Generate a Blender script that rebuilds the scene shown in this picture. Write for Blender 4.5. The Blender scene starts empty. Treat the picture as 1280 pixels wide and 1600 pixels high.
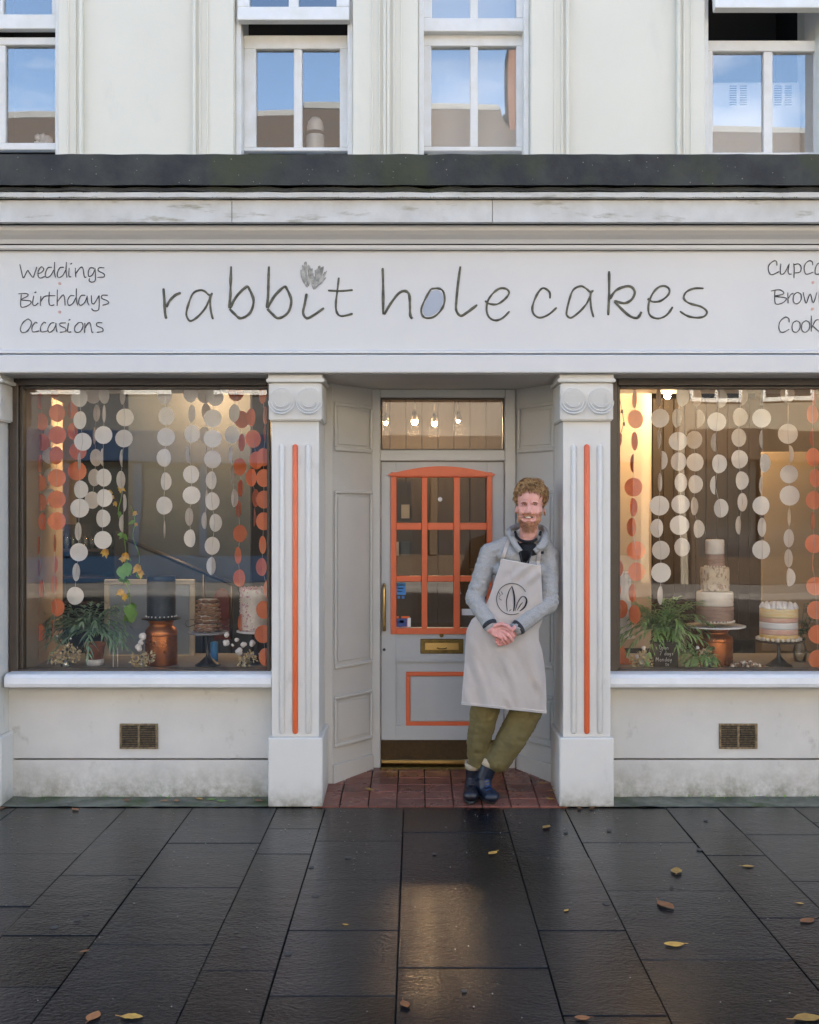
import bpy, bmesh, math, random
from mathutils import Vector, Matrix, noise
from math import sin, cos, pi, radians, sqrt
random.seed(7)
scn = bpy.context.scene
col = scn.collection

# ---------------------------------------------------------------- camera, sky, sun, exposure
F = 1700.0            # focal length in photo pixels
CD, CH = 6.0, 1.64    # metres from the shopfront, eye height
cd = bpy.data.cameras.new('camera'); cam = bpy.data.objects.new('camera', cd); col.objects.link(cam)
cam.location = (0, -CD, CH); cam.rotation_euler = (radians(90), 0, 0)
cd.sensor_fit = 'VERTICAL'; cd.sensor_height = 24; cd.lens = 24 * F / 1600
cd.shift_x = -10 / 1600; cd.shift_y = -3 / 1600
cd.clip_start = 0.05; cd.clip_end = 2000
scn.camera = cam

SUN_EL, SUN_AZ = radians(37), radians(14)   # the sun stands behind the shop: the front is in open shade, lit by the sunny houses across the street
EXPO = 3.6; KL = 2 ** (3.42 - EXPO) * 1.0
w = bpy.data.worlds.new('World'); scn.world = w; w.use_nodes = True
nt = w.node_tree; nt.nodes.clear()
sky = nt.nodes.new('ShaderNodeTexSky'); sky.sky_type = 'NISHITA'; sky.sun_disc = False
sky.sun_elevation = SUN_EL; sky.sun_rotation = SUN_AZ; sky.altitude = 300; sky.dust_density = 0.15; sky.ozone_density = 2.2
tc = nt.nodes.new('ShaderNodeTexCoord'); mp = nt.nodes.new('ShaderNodeMapping'); mp.inputs['Scale'].default_value = (2.2, 2.2, 5.5)
cn = nt.nodes.new('ShaderNodeTexNoise'); cn.inputs['Scale'].default_value = 1.6; cn.inputs['Detail'].default_value = 9; cn.inputs['Roughness'].default_value = .6
cr = nt.nodes.new('ShaderNodeValToRGB'); cr.color_ramp.elements[0].position = .56; cr.color_ramp.elements[1].position = .86
mx = nt.nodes.new('ShaderNodeMix'); mx.data_type = 'RGBA'
mx.inputs['B'].default_value = (7.0, 7.2, 7.6, 1)
bg = nt.nodes.new('ShaderNodeBackground'); bg.inputs['Strength'].default_value = .055
wo = nt.nodes.new('ShaderNodeOutputWorld')
L = nt.links.new
L(tc.outputs['Generated'], mp.inputs['Vector']); L(mp.outputs[0], cn.inputs['Vector']); L(cn.outputs['Fac'], cr.inputs[0])
L(cr.outputs[0], mx.inputs['Factor']); L(sky.outputs[0], mx.inputs['A']); L(mx.outputs['Result'], bg.inputs[0]); L(bg.outputs[0], wo.inputs[0])
sl = bpy.data.lights.new('sun', 'SUN'); sl.energy = 5.0; sl.angle = radians(.5); sl.color = (1, .95, .87)
so = bpy.data.objects.new('sun', sl); col.objects.link(so)
sd = Vector((sin(SUN_AZ) * cos(SUN_EL), cos(SUN_AZ) * cos(SUN_EL), sin(SUN_EL)))
so.rotation_euler = sd.to_track_quat('Z', 'Y').to_euler()
vs = scn.view_settings; vs.view_transform = 'Standard'; vs.look = 'None'; vs.gamma = 1; vs.use_curve_mapping = False
vs.exposure = EXPO
vs.use_white_balance = True; vs.white_balance_temperature = 6950; vs.white_balance_tint = 10
scn.cycles.max_bounces = 8; scn.cycles.transparent_max_bounces = 12

# ---------------------------------------------------------------- photo pixel -> metres at a chosen distance
def X(px, Y=0.): return (px - 650) * (CD + Y) / F
def Z(py, Y=0.): return CH - (py - 797) * (CD + Y) / F
def V(px, py, Y=0.): return Vector((X(px, Y), Y, Z(py, Y)))
def S(px, Y=0.): return px * (CD + Y) / F

# ---------------------------------------------------------------- materials
def mat(name, c, rough=.5, metal=0., var=None, bump=None, c2=None, rnd=0., coat=0., spec=.5, emit=None, trans=0., sub=0., sc=(1, 1, 1), bump2=None, rvar=None, stain=None, alpha=None, grime=None):
    m = bpy.data.materials.new(name); m.use_nodes = True; n = m.node_tree; l = n.links.new
    b = n.nodes['Principled BSDF']
    b.inputs['Base Color'].default_value = (*c, 1); b.inputs['Roughness'].default_value = rough; b.inputs['Metallic'].default_value = metal
    b.inputs['Specular IOR Level'].default_value = spec
    b.inputs['Coat Weight'].default_value = coat; b.inputs['Coat Roughness'].default_value = .055
    b.inputs['Transmission Weight'].default_value = trans
    if sub: b.inputs['Subsurface Weight'].default_value = sub; b.inputs['Subsurface Radius'].default_value = (.012, .005, .003); b.inputs['Subsurface Scale'].default_value = 1.
    geo = n.nodes.new('ShaderNodeNewGeometry'); mpp = n.nodes.new('ShaderNodeMapping'); mpp.inputs['Scale'].default_value = sc
    l(geo.outputs['Position'], mpp.inputs['Vector']); pos = mpp.outputs[0]
    cur = None
    def noi(scale, det=6, ro=.6, dist=0.):
        t = n.nodes.new('ShaderNodeTexNoise'); t.inputs['Scale'].default_value = scale; t.inputs['Detail'].default_value = det
        t.inputs['Roughness'].default_value = ro; t.inputs['Distortion'].default_value = dist; l(pos, t.inputs['Vector']); return t.outputs['Fac']
    def ramp(src, a, bb):
        r = n.nodes.new('ShaderNodeMapRange'); r.inputs['From Min'].default_value = a; r.inputs['From Max'].default_value = bb; l(src, r.inputs['Value']); return r.outputs[0]
    if var or c2:
        sca, lo, hi = var if var else (6, .35, .65)
        cc = c2 if c2 else tuple(x * .8 for x in c)
        q = n.nodes.new('ShaderNodeMix'); q.data_type = 'RGBA'; q.inputs['A'].default_value = (*c, 1); q.inputs['B'].default_value = (*cc, 1)
        l(ramp(noi(sca), lo, hi), q.inputs['Factor']); cur = q.outputs['Result']
    if stain:
        sca, lo, hi, cc, zs = stain
        mm = n.nodes.new('ShaderNodeMapping'); mm.inputs['Scale'].default_value = zs; l(geo.outputs['Position'], mm.inputs['Vector'])
        t = n.nodes.new('ShaderNodeTexNoise'); t.inputs['Scale'].default_value = sca; t.inputs['Detail'].default_value = 8; t.inputs['Roughness'].default_value = .65; l(mm.outputs[0], t.inputs['Vector'])
        q = n.nodes.new('ShaderNodeMix'); q.data_type = 'RGBA'; q.inputs['A'].default_value = (*c, 1); q.inputs['B'].default_value = (*cc, 1)
        if cur: l(cur, q.inputs['A'])
        l(ramp(t.outputs['Fac'], lo, hi), q.inputs['Factor']); cur = q.outputs['Result']
    if grime:
        zt, gc = grime; sx = n.nodes.new('ShaderNodeSeparateXYZ'); l(geo.outputs['Position'], sx.inputs[0])
        g1 = n.nodes.new('ShaderNodeMapRange'); g1.inputs['From Min'].default_value = zt; g1.inputs['From Max'].default_value = 0; l(sx.outputs['Z'], g1.inputs['Value'])
        g2 = n.nodes.new('ShaderNodeMath'); g2.operation = 'POWER'; g2.inputs[1].default_value = 2.2; l(g1.outputs[0], g2.inputs[0])
        g3 = n.nodes.new('ShaderNodeMath'); g3.operation = 'MULTIPLY'; l(g2.outputs[0], g3.inputs[0]); l(ramp(noi(14, 8, .7), .3, .62), g3.inputs[1])
        q = n.nodes.new('ShaderNodeMix'); q.data_type = 'RGBA'; q.inputs['A'].default_value = (*c, 1); q.inputs['B'].default_value = (*gc, 1)
        if cur: l(cur, q.inputs['A'])
        l(g3.outputs[0], q.inputs['Factor']); cur = q.outputs['Result']
    if rnd:
        oi = n.nodes.new('ShaderNodeObjectInfo'); mr = n.nodes.new('ShaderNodeMapRange'); mr.inputs['To Min'].default_value = 1 - rnd; mr.inputs['To Max'].default_value = 1 + rnd
        l(oi.outputs['Random'], mr.inputs['Value'])
        q = n.nodes.new('ShaderNodeMix'); q.data_type = 'RGBA'; q.blend_type = 'MULTIPLY'; q.inputs['Factor'].default_value = 1; q.inputs['A'].default_value = (*c, 1)
        if cur: l(cur, q.inputs['A'])
        l(mr.outputs[0], q.inputs['B']); cur = q.outputs['Result']
    if cur: l(cur, b.inputs['Base Color'])
    if rvar:
        sca, lo, hi = rvar; mr = n.nodes.new('ShaderNodeMapRange'); mr.inputs['From Min'].default_value = .35; mr.inputs['From Max'].default_value = .65
        mr.inputs['To Min'].default_value = lo; mr.inputs['To Max'].default_value = hi; l(noi(sca, 4), mr.inputs['Value']); l(mr.outputs[0], b.inputs['Roughness'])
    last = None
    for bp in (bump, bump2):
        if not bp: continue
        sca, st, di = bp[:3]
        bn = n.nodes.new('ShaderNodeBump'); bn.inputs['Strength'].default_value = st; bn.inputs['Distance'].default_value = di
        l(noi(sca, 5, .6, .3 if len(bp) > 3 else 0), bn.inputs['Height'])
        if last: l(last, bn.inputs['Normal'])
        last = bn.outputs[0]
    if last: l(last, b.inputs['Normal'])
    if emit: b.inputs['Emission Color'].default_value = (*emit[0], 1); b.inputs['Emission Strength'].default_value = emit[1]
    return m

def glass(name, k, base, tint=(1, 1, 1), rough=0.):
    """pane: clear glass with a mirror share that grows to the grazing angle"""
    m = bpy.data.materials.new(name); m.use_nodes = True; n = m.node_tree; l = n.links.new; n.nodes.clear()
    o = n.nodes.new('ShaderNodeOutputMaterial'); t = n.nodes.new('ShaderNodeBsdfTransparent'); t.inputs[0].default_value = (*tint, 1)
    g = n.nodes.new('ShaderNodeBsdfGlossy'); g.inputs['Roughness'].default_value = rough
    f = n.nodes.new('ShaderNodeFresnel'); f.inputs[0].default_value = 1.5
    a = n.nodes.new('ShaderNodeMath'); a.operation = 'MULTIPLY_ADD'; a.inputs[1].default_value = k; a.inputs[2].default_value = base; a.use_clamp = True
    x = n.nodes.new('ShaderNodeMixShader'); tn = n.nodes.new('ShaderNodeTexNoise'); tn.inputs['Scale'].default_value = 1.1; tn.inputs['Detail'].default_value = 1
    bn = n.nodes.new('ShaderNodeBump'); bn.inputs['Strength'].default_value = .12; bn.inputs['Distance'].default_value = .02
    ge = n.nodes.new('ShaderNodeNewGeometry'); l(ge.outputs['Position'], tn.inputs['Vector']); l(tn.outputs[0], bn.inputs['Height']); l(bn.outputs[0], g.inputs['Normal'])
    l(f.outputs[0], a.inputs[0]); l(a.outputs[0], x.inputs[0]); l(t.outputs[0], x.inputs[1]); l(g.outputs[0], x.inputs[2]); l(x.outputs[0], o.inputs[0])
    return m

M = {}
M['paint'] = mat('grey_white_paint', (.64, .625, .585), .42, var=(3, .3, .7), c2=(.59, .58, .55), bump=(60, .2, .0025), bump2=(7, .12, .004), stain=(5, .62, .8, (.42, .41, .37), (1.6, 1.6, .5)), grime=(.20, (.20, .18, .13)))
M['paint_low'] = mat('weathered_riser_paint', (.61, .595, .555), .55, var=(2.5, .3, .7), c2=(.53, .52, .495), bump=(45, .25, .003), bump2=(9, .2, .005), stain=(9, .6, .78, (.36, .35, .31), (1, 1, .8)), grime=(.34, (.17, .16, .11)))
M['sign'] = mat('sign_panel_paint', (.62, .615, .60), .38, var=(1.1, .3, .7), c2=(.575, .575, .575), bump=(30, .05, .001), bump2=(1.3, .12, .01))
M['sill'] = mat('white_sill_paint', (.70, .70, .70), .4, var=(8, .35, .7), c2=(.62, .625, .62), bump=(40, .15, .002))
M['cream'] = mat('cream_render', (.72, .70, .605), .7, var=(1.5, .3, .7), c2=(.68, .66, .57), bump=(70, .2, .002), bump2=(2.2, .25, .01), stain=(2.0, .6, .95, (.56, .555, .49), (1.5, 1.5, .6)))
M['sash'] = mat('white_sash_paint', (.74, .74, .72), .35, var=(9, .4, .75), c2=(.66, .65, .60), bump=(50, .1, .001), stain=(10, .66, .8, (.42, .38, .30), (1, 1, 1)))
M['ledge'] = mat('mossy_slate_ledge', (.020, .022, .024), .75, var=(5, .35, .6), c2=(.045, .047, .042), bump=(60, .5, .006), bump2=(8, .4, .01), stain=(2.2, .50, .70, (.045, .052, .020), (1, 1, .7)))
M['cornice'] = mat('weathered_cornice_paint', (.60, .60, .58), .6, var=(7, .35, .7), c2=(.50, .49, .46), bump=(40, .3, .003), stain=(6, .56, .7, (.27, .25, .18), (.6, 1, 3)))
M['orange'] = mat('orange_gloss_paint', (.74, .135, .045), .35, var=(6, .3, .7), c2=(.66, .12, .04), bump=(50, .12, .001))
M['door'] = mat('door_paint', (.46, .47, .465), .38, var=(4, .3, .7), c2=(.43, .44, .435), bump=(50, .12, .001))
M['reveal'] = mat('porch_panel_paint', (.52, .51, .475), .42, var=(4, .3, .7), c2=(.48, .475, .45), bump=(40, .15, .002))
M['brown'] = mat('dark_bronze_frame', (.05, .035, .024), .35, var=(12, .3, .7), c2=(.07, .05, .035), bump=(60, .2, .001))
M['brass'] = mat('aged_brass', (.20, .145, .055), .42, 1., var=(25, .35, .65), c2=(.11, .08, .03), bump=(90, .2, .001))
M['brassb'] = mat('polished_brass_bar', (.48, .33, .13), .30, 1., bump=(80, .1, .001))
M['ventb'] = mat('vent_brass', (.30, .23, .14), .5, .6, var=(60, .35, .65), c2=(.12, .09, .06), bump=(90, .3, .001))
M['mat'] = mat('brown_coir_mat', (.075, .042, .014), .95, bump=(300, .8, .004), var=(40, .4, .6))
M['black'] = mat('black_metal', (.015, .015, .017), .4, bump=(60, .1, .001))
M['ink'] = mat('dark_sign_ink', (.045, .045, .03), .5, var=(22, .4, .6), c2=(.11, .105, .07))
M['inkb'] = mat('black_sign_ink', (.03, .03, .033), .5, var=(30, .4, .7), c2=(.09, .09, .09))
M['silver'] = mat('silver_leaf_ink', (.20, .20, .18), .45, .1, var=(30, .4, .6), c2=(.42, .41, .38), bump=(90, .3, .001))
M['moon'] = mat('blue_grey_dot', (.36, .40, .47), .5)
M['reddot'] = mat('faded_coral_dot', (.60, .36, .31), .5)
M['slab'] = mat('wet_slate_slab', (.0070, .0075, .0090), .2, var=(3.5, .3, .7), c2=(.011, .0115, .012), rnd=.6, coat=.0, spec=.30, sc=(.8, 1.3, 1), bump=(52, .40, .006, 1), bump2=(7, .20, .014, 1), rvar=(1.6, .02, .12))
M['joint'] = mat('dark_joint_sand', (.03, .03, .028), .8, bump=(80, .5, .004))
M['tile'] = mat('red_quarry_tile', (.20, .070, .046), .32, var=(18, .3, .7), c2=(.14, .050, .036), rnd=.3, bump=(40, .3, .002), rvar=(8, .2, .5), stain=(6, .58, .75, (.05, .035, .03), (1, 1, 1)))
M['moss'] = mat('mossy_concrete', (.20, .195, .14), .9, var=(7, .35, .62), c2=(.09, .09, .065), bump=(90, .8, .01), bump2=(15, .5, .01), stain=(3, .5, .66, (.055, .082, .016), (1, 1, 1)))
M['glassd'] = glass('shop_window_glass', .72, .0)
M['glassu'] = glass('upper_window_glass', 2.0, .085)
M['glassdoor'] = glass('door_glass', 1.0, .0)
M['glasst'] = glass('transom_glass', 1.2, .02)
M['glassv'] = glass('vase_glass', 1.6, .08, (.9, .95, .93), .02)
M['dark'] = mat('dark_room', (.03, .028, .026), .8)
M['woodwall'] = mat('brown_panelled_wall', (.030, .018, .010), .6, var=(5, .3, .7), c2=(.018, .011, .007), sc=(6, 6, .4), bump=(12, .2, .003))
M['tan'] = mat('warm_plaster', (.33, .25, .15), .8, var=(2, .3, .7), c2=(.27, .205, .125), bump=(30, .1, .002))
M['creamw'] = mat('cream_side_wall', (.46, .37, .27), .75, var=(2, .3, .7), c2=(.41, .33, .245), bump=(25, .1, .002))
M['shopfloor'] = mat('shop_floorboards', (.10, .06, .03), .5, var=(4, .3, .7), sc=(8, 1, 1), bump=(12, .2, .002))
M['dboard'] = mat('display_board', (.30, .29, .28), .5, var=(6, .3, .7), bump=(30, .1, .001))
def paper(name, c, c2):
    m = mat(name, c, .85, var=(14, .35, .65), c2=c2, bump=(260, .3, .0015), rnd=.10)
    n = m.node_tree; b = n.nodes['Principled BSDF']; t = n.nodes.new('ShaderNodeBsdfTranslucent'); t.inputs[0].default_value = (*c, 1)
    x = n.nodes.new('ShaderNodeMixShader'); x.inputs[0].default_value = .22
    n.links.new(b.outputs[0], x.inputs[1]); n.links.new(t.outputs[0], x.inputs[2]); n.links.new(x.outputs[0], n.nodes['Material Output'].inputs[0])
    return m
M['pwhite'] = paper('white_tissue_paper', (.84, .82, .77), (.78, .76, .70))
M['porange'] = paper('coral_paper', (.86, .25, .10), (.78, .21, .085))
M['thread'] = mat('white_thread', (.5, .48, .44), .8)
M['copper'] = mat('burnished_copper', (.50, .17, .05), .33, .85, var=(7, .3, .7), c2=(.24, .07, .022), bump=(22, .2, .003), rvar=(9, .2, .5))
M['navy'] = mat('navy_icing', (.012, .022, .035), .5, sc=(1, 1, 9), bump=(22, .8, .004), var=(22, .3, .7), c2=(.03, .045, .06))
M['cookie'] = mat('baked_layers', (.33, .18, .095), .75, rnd=.3, var=(60, .35, .6), c2=(.16, .075, .04), bump=(120, .6, .004))
M['icing'] = mat('cream_icing', (.72, .66, .57), .55, var=(20, .3, .7), c2=(.62, .55, .45), bump=(60, .3, .003))
M['pinkp'] = mat('pink_sprinkles', (.55, .20, .26), .6, var=(90, .4, .6), c2=(.75, .60, .60), bump=(90, .5, .003))
M['white'] = mat('white_ceramic', (.72, .72, .70), .3)
M['teracotta'] = mat('terracotta_pot', (.33, .12, .05), .8, var=(20, .3, .7), c2=(.22, .07, .03), bump=(60, .4, .003))
M['fern'] = mat('grey_green_fern', (.14, .25, .14), .5, var=(25, .3, .7), c2=(.24, .36, .23), rnd=.3, bump=(50, .2, .001))
M['fern2'] = mat('bright_green_fern', (.15, .29, .09), .5, var=(25, .3, .7), c2=(.26, .42, .16), rnd=.3, bump=(50, .2, .001))
M['leafg'] = mat('green_vine_leaf', (.10, .26, .025), .45, var=(20, .3, .7), c2=(.16, .34, .04), rnd=.2)
M['yellow'] = mat('yellow_petal', (.80, .42, .03), .6, var=(30, .3, .7), c2=(.75, .55, .10))
M['dried'] = mat('dried_hydrangea', (.66, .52, .30), .9, var=(60, .35, .65), c2=(.48, .40, .22), bump=(150, .5, .003))
M['cotton'] = mat('cotton_tuft', (.78, .75, .70), .95, bump=(120, .5, .004))
M['twig'] = mat('dark_twig', (.09, .03, .022), .8)
M['framew'] = mat('cream_picture_frame', (.55, .50, .38), .5, var=(30, .3, .7), bump=(60, .2, .002))
M['pic'] = mat('slate_board', (.022, .032, .045), .5, var=(5, .3, .7), c2=(.035, .045, .058))
M['picl'] = mat('blue_grey_board', (.26, .31, .34), .5, var=(5, .3, .7), c2=(.32, .36, .38))
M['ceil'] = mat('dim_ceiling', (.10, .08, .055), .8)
M['chalk'] = mat('chalk', (.7, .7, .68), .9)
M['skin'] = mat('skin', (.66, .345, .275), .5, sub=.15, var=(25, .3, .7), c2=(.68, .315, .25), bump=(160, .15, .0015))
M['handskin'] = mat('hand_skin', (.60, .25, .215), .5, sub=.12, var=(60, .35, .65), c2=(.70, .34, .30), bump=(140, .2, .0015))
M['beard'] = mat('ginger_beard', (.42, .17, .075), .7, var=(90, .35, .65), c2=(.56, .29, .17), bump=(300, .8, .003))
M['hair'] = mat('light_brown_hair', (.16, .065, .022), .5, var=(60, .40, .60), c2=(.50, .30, .12), rnd=0, bump=(220, .5, .002))
M['lips'] = mat('lips', (.45, .15, .13), .5)
M['teeth'] = mat('teeth', (.75, .68, .58), .3)
M['eye'] = mat('eye_dark', (.03, .018, .015), .3)
M['brow'] = mat('brow', (.20, .085, .045), .8)
M['fleece'] = mat('grey_marl_fleece', (.29, .285, .275), .9, var=(160, .35, .65), c2=(.36, .355, .345), bump=(300, .4, .002), bump2=(8, .8, .028, 1))
M['trim'] = mat('dark_cuff_trim', (.025, .025, .03), .8)
M['tee'] = mat('black_tshirt', (.008, .008, .010), .9, bump=(60, .2, .002))
M['apron'] = mat('off_white_cotton_apron', (.76, .70, .655), .85, var=(7, .3, .7), c2=(.71, .65, .61), bump=(500, .3, .001), bump2=(9, .5, .012))
M['olive'] = mat('olive_corduroy', (.150, .118, .042), .85, var=(9, .3, .7), c2=(.105, .084, .032), bump=(14, .6, .012), bump2=(300, .3, .001))
M['boot'] = mat('navy_leather_shoe', (.005, .009, .020), .38, var=(30, .3, .7), c2=(.008, .014, .030), bump=(50, .3, .002))
M['bootd'] = mat('dark_leather_shoe', (.010, .011, .018), .35, bump=(50, .3, .002))
M['sole'] = mat('black_rubber', (.01, .01, .01), .6)
M['sock'] = mat('oatmeal_sock', (.40, .34, .25), .9)
M['gum'] = mat('old_gum', (.045, .045, .043), .6)
M['bulb'] = mat('lit_bulb', (1, .8, .5), .4, emit=((1, .62, .28), 42. * KL))
M['leafy'] = mat('fallen_leaf_yellow', (.55, .33, .06), .5, rnd=.25, var=(40, .3, .7), c2=(.35, .16, .04))
M['leafb'] = mat('fallen_leaf_brown', (.36, .14, .045), .5, rnd=.3, var=(40, .3, .7), c2=(.20, .07, .025))
M['blues'] = mat('sticker_blue', (.03, .22, .55), .4); M['blued'] = mat('sticker_navy', (.02, .06, .22), .4)
M['asphalt'] = mat('wet_asphalt', (.04, .04, .042), .5, var=(3, .3, .7), bump=(120, .6, .006))
M['granite'] = mat('granite_kerb', (.20, .19, .18), .6, var=(60, .3, .7), bump=(90, .3, .002), rnd=.15)
M['stonew'] = mat('weathered_stone_wall', (.17, .145, .12), .85, var=(1.2, .3, .7), c2=(.13, .11, .09), bump=(20, .3, .01))
M['sand'] = mat('sandstone_wall', (.40, .32, .23), .85, var=(1.2, .3, .7), c2=(.33, .26, .18), bump=(20, .3, .01))
M['greyw'] = mat('grey_render_wall', (.10, .105, .11), .85, var=(1, .3, .7), c2=(.075, .08, .085), bump=(20, .3, .01))
M['whitew'] = mat('white_render_wall', (.32, .29, .23), .85, var=(1, .3, .7), c2=(.27, .24, .19), bump=(20, .3, .01))
M['brickw'] = mat('brick_wall', (.08, .04, .026), .9, var=(9, .3, .7), c2=(.06, .028, .02), sc=(1, 1, 4), bump=(30, .4, .01))
M['slate'] = mat('slate_roof', (.012, .011, .011), .85, var=(2, .3, .7), c2=(.024, .014, .009), sc=(1, 1, 5), bump=(14, .4, .02))
M['bluew'] = mat('blue_shopfront_paint', (.004, .034, .085), .5, var=(4, .3, .7), c2=(.003, .024, .065))
M['farglass'] = mat('far_window_glass', (.02, .025, .03), .08, spec=.8)
M['blind'] = mat('pale_blind', (.66, .66, .64), .9, bump=(20, .1, .002))

# ---------------------------------------------------------------- mesh helpers
class MB:
    def __init__(s): s.bm = bmesh.new()
    def box(s, x0, x1, y0, y1, z0, z1, bev=0., seg=1, mi=0):
        vs = [s.bm.verts.new((x, y, z)) for x in (min(x0, x1), max(x0, x1)) for y in (min(y0, y1), max(y0, y1)) for z in (min(z0, z1), max(z0, z1))]
        fs = [s.bm.faces.new([vs[i] for i in q]) for q in ((0, 1, 3, 2), (4, 6, 7, 5), (0, 4, 5, 1), (2, 3, 7, 6), (0, 2, 6, 4), (1, 5, 7, 3))]
        for f in fs: f.material_index = mi
        if bev:
            es = list({e for f in fs for e in f.edges})
            bmesh.ops.bevel(s.bm, geom=es, offset=bev, segments=seg, affect='EDGES', clamp_overlap=True)
        return s
    def prism(s, pts, ax, a, b, bev=0., mi=0):
        """pts: outline in the other two axes; extruded along ax from a to b"""
        def P(u, v, t): return {'x': (t, u, v), 'y': (u, t, v), 'z': (u, v, t)}[ax]
        A = [s.bm.verts.new(P(u, v, a)) for u, v in pts]; B = [s.bm.verts.new(P(u, v, b)) for u, v in pts]
        fs = [s.bm.faces.new(A), s.bm.faces.new(B[::-1])]; n = len(pts)
        for i in range(n): fs.append(s.bm.faces.new((A[i], B[i], B[(i + 1) % n], A[(i + 1) % n])))
        for f in fs: f.material_index = mi
        if bev: bmesh.ops.bevel(s.bm, geom=list({e for f in fs for e in f.edges}), offset=bev, segments=1, affect='EDGES', clamp_overlap=True)
        return s
    def cyl(s, p0, p1, r0, r1=None, n=12, mi=0, cap=True):
        r1 = r0 if r1 is None else r1
        p0, p1 = Vector(p0), Vector(p1); d = (p1 - p0).normalized()
        a = d.orthogonal().normalized(); b = d.cross(a)
        A = [s.bm.verts.new(p0 + (a * cos(2 * pi * i / n) + b * sin(2 * pi * i / n)) * r0) for i in range(n)]
        B = [s.bm.verts.new(p1 + (a * cos(2 * pi * i / n) + b * sin(2 * pi * i / n)) * r1) for i in range(n)]
        for i in range(n):
            f = s.bm.faces.new((A[i], A[(i + 1) % n], B[(i + 1) % n], B[i])); f.smooth = True; f.material_index = mi
        if cap:
            for q in (A[::-1], B): f = s.bm.faces.new(q); f.material_index = mi
        return s
    def tube(s, pts, r, n=6, sq=(1, 1), mi=0, taper=None):
        pts = [Vector(p) for p in pts]; rings = []
        for i, p in enumerate(pts):
            d = (pts[min(i + 1, len(pts) - 1)] - pts[max(i - 1, 0)]).normalized()
            up = Vector((0, 1, 0)) if abs(d.y) < .9 else Vector((1, 0, 0))
            a = d.cross(up).normalized(); b = up - d * up.dot(d); b.normalize()
            rr = r[i] if isinstance(r, (list, tuple)) else r
            rings.append([s.bm.verts.new(p + a * cos(2 * pi * k / n) * rr * sq[0] + b * sin(2 * pi * k / n) * rr * sq[1]) for k in range(n)])
        for i in range(len(rings) - 1):
            for k in range(n):
                f = s.bm.faces.new((rings[i][k], rings[i][(k + 1) % n], rings[i + 1][(k + 1) % n], rings[i + 1][k])); f.smooth = True; f.material_index = mi
        for q in (rings[0][::-1], rings[-1]):
            f = s.bm.faces.new(q); f.material_index = mi
        return s
    def lathe(s, prof, c, n=24, mi=0, wob=0.):
        cx, cy, cz = c; rings = []
        for r, z in prof:
            rings.append([s.bm.verts.new((cx + r * cos(2 * pi * k / n), cy + r * sin(2 * pi * k / n), cz + z + (wob * random.uniform(-1, 1) if wob else 0))) for k in range(n)])
        for i in range(len(rings) - 1):
            for k in range(n):
                f = s.bm.faces.new((rings[i][k], rings[i][(k + 1) % n], rings[i + 1][(k + 1) % n], rings[i + 1][k])); f.smooth = True; f.material_index = mi
        for q in (rings[0][::-1], rings[-1]): f = s.bm.faces.new(q); f.material_index = mi
        return s
    def ball(s, c, r, sub=2, mi=0, rot=None):
        r = (r, r, r) if isinstance(r, (int, float)) else r
        m = Matrix.Translation(c) @ (rot if rot else Matrix.Identity(4)) @ Matrix.Diagonal((*r, 1))
        g = bmesh.ops.create_icosphere(s.bm, subdivisions=sub, radius=1, matrix=m)
        for v in g['verts']:
            for f in v.link_faces: f.smooth = True; f.material_index = mi
        return s
    def leaf(s, p, d, up, ln, wd, n=4, fold=.25, droop=0., mi=0):
        """one leaf blade: tapered, folded along its midrib, drooping to the tip"""
        d = Vector(d).normalized(); up = Vector(up); sd_ = d.cross(up)
        if sd_.length < 1e-4: sd_ = d.orthogonal()
        sd_.normalize(); nn = sd_.cross(d).normalized(); rows = []
        for i in range(n + 1):
            t = i / n; q = Vector(p) + d * ln * t - Vector((0, 0, 1)) * droop * ln * t * t
            wv = wd * sin(pi * min(1, .08 + t * .92) ** .8) * .5 if i < n else wd * .02
            rows.append([s.bm.verts.new(q - sd_ * wv + nn * wv * fold), s.bm.verts.new(q), s.bm.verts.new(q + sd_ * wv + nn * wv * fold)])
        for i in range(n):
            for k in (0, 1):
                f = s.bm.faces.new((rows[i][k], rows[i][k + 1], rows[i + 1][k + 1], rows[i + 1][k])); f.smooth = True; f.material_index = mi
        return s
    def grid(s, fn, nu, nv, mi=0, thick=None):
        R = [[s.bm.verts.new(fn(i / nu, j / nv)) for i in range(nu + 1)] for j in range(nv + 1)]
        fs = []
        for j in range(nv):
            for i in range(nu):
                f = s.bm.faces.new((R[j][i], R[j][i + 1], R[j + 1][i + 1], R[j + 1][i])); f.smooth = True; f.material_index = mi; fs.append(f)
        if thick: bmesh.ops.solidify(s.bm, geom=fs, thickness=thick)
        return s
    def mesh(s, name):
        me = bpy.data.meshes.new(name); bmesh.ops.recalc_face_normals(s.bm, faces=s.bm.faces); s.bm.to_mesh(me); s.bm.free(); return me
    def build(s, name, m, parent=None, raw=False):
        me = s.mesh(name); return link(name, me, m, parent)
def link(name, me, m, parent=None):
    if m is not None and not me.materials:
        for q in (m if isinstance(m, (list, tuple)) else [m]): me.materials.append(M[q] if isinstance(q, str) else q)
    o = bpy.data.objects.new(name, me); col.objects.link(o)
    if parent: 
        o.parent = parent; o.matrix_parent_inverse = Matrix.Translation(-parent.location) if parent.type == 'EMPTY' and parent.parent is None else Matrix.Identity(4)
    return o
def tag(o, label=None, cat=None, group=None, kind=None):
    if label: o['label'] = label
    if cat: o['category'] = cat
    if group: o['group'] = group
    if kind: o['kind'] = kind
    return o
def thing(name, label, cat, loc=(0, 0, 0), group=None):
    o = bpy.data.objects.new(name, None); o.empty_display_size = .1; col.objects.link(o); o.location = loc
    return tag(o, label, cat, group)
def struct(name, mb, m): return tag(mb.build(name, m), kind='structure')
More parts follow.
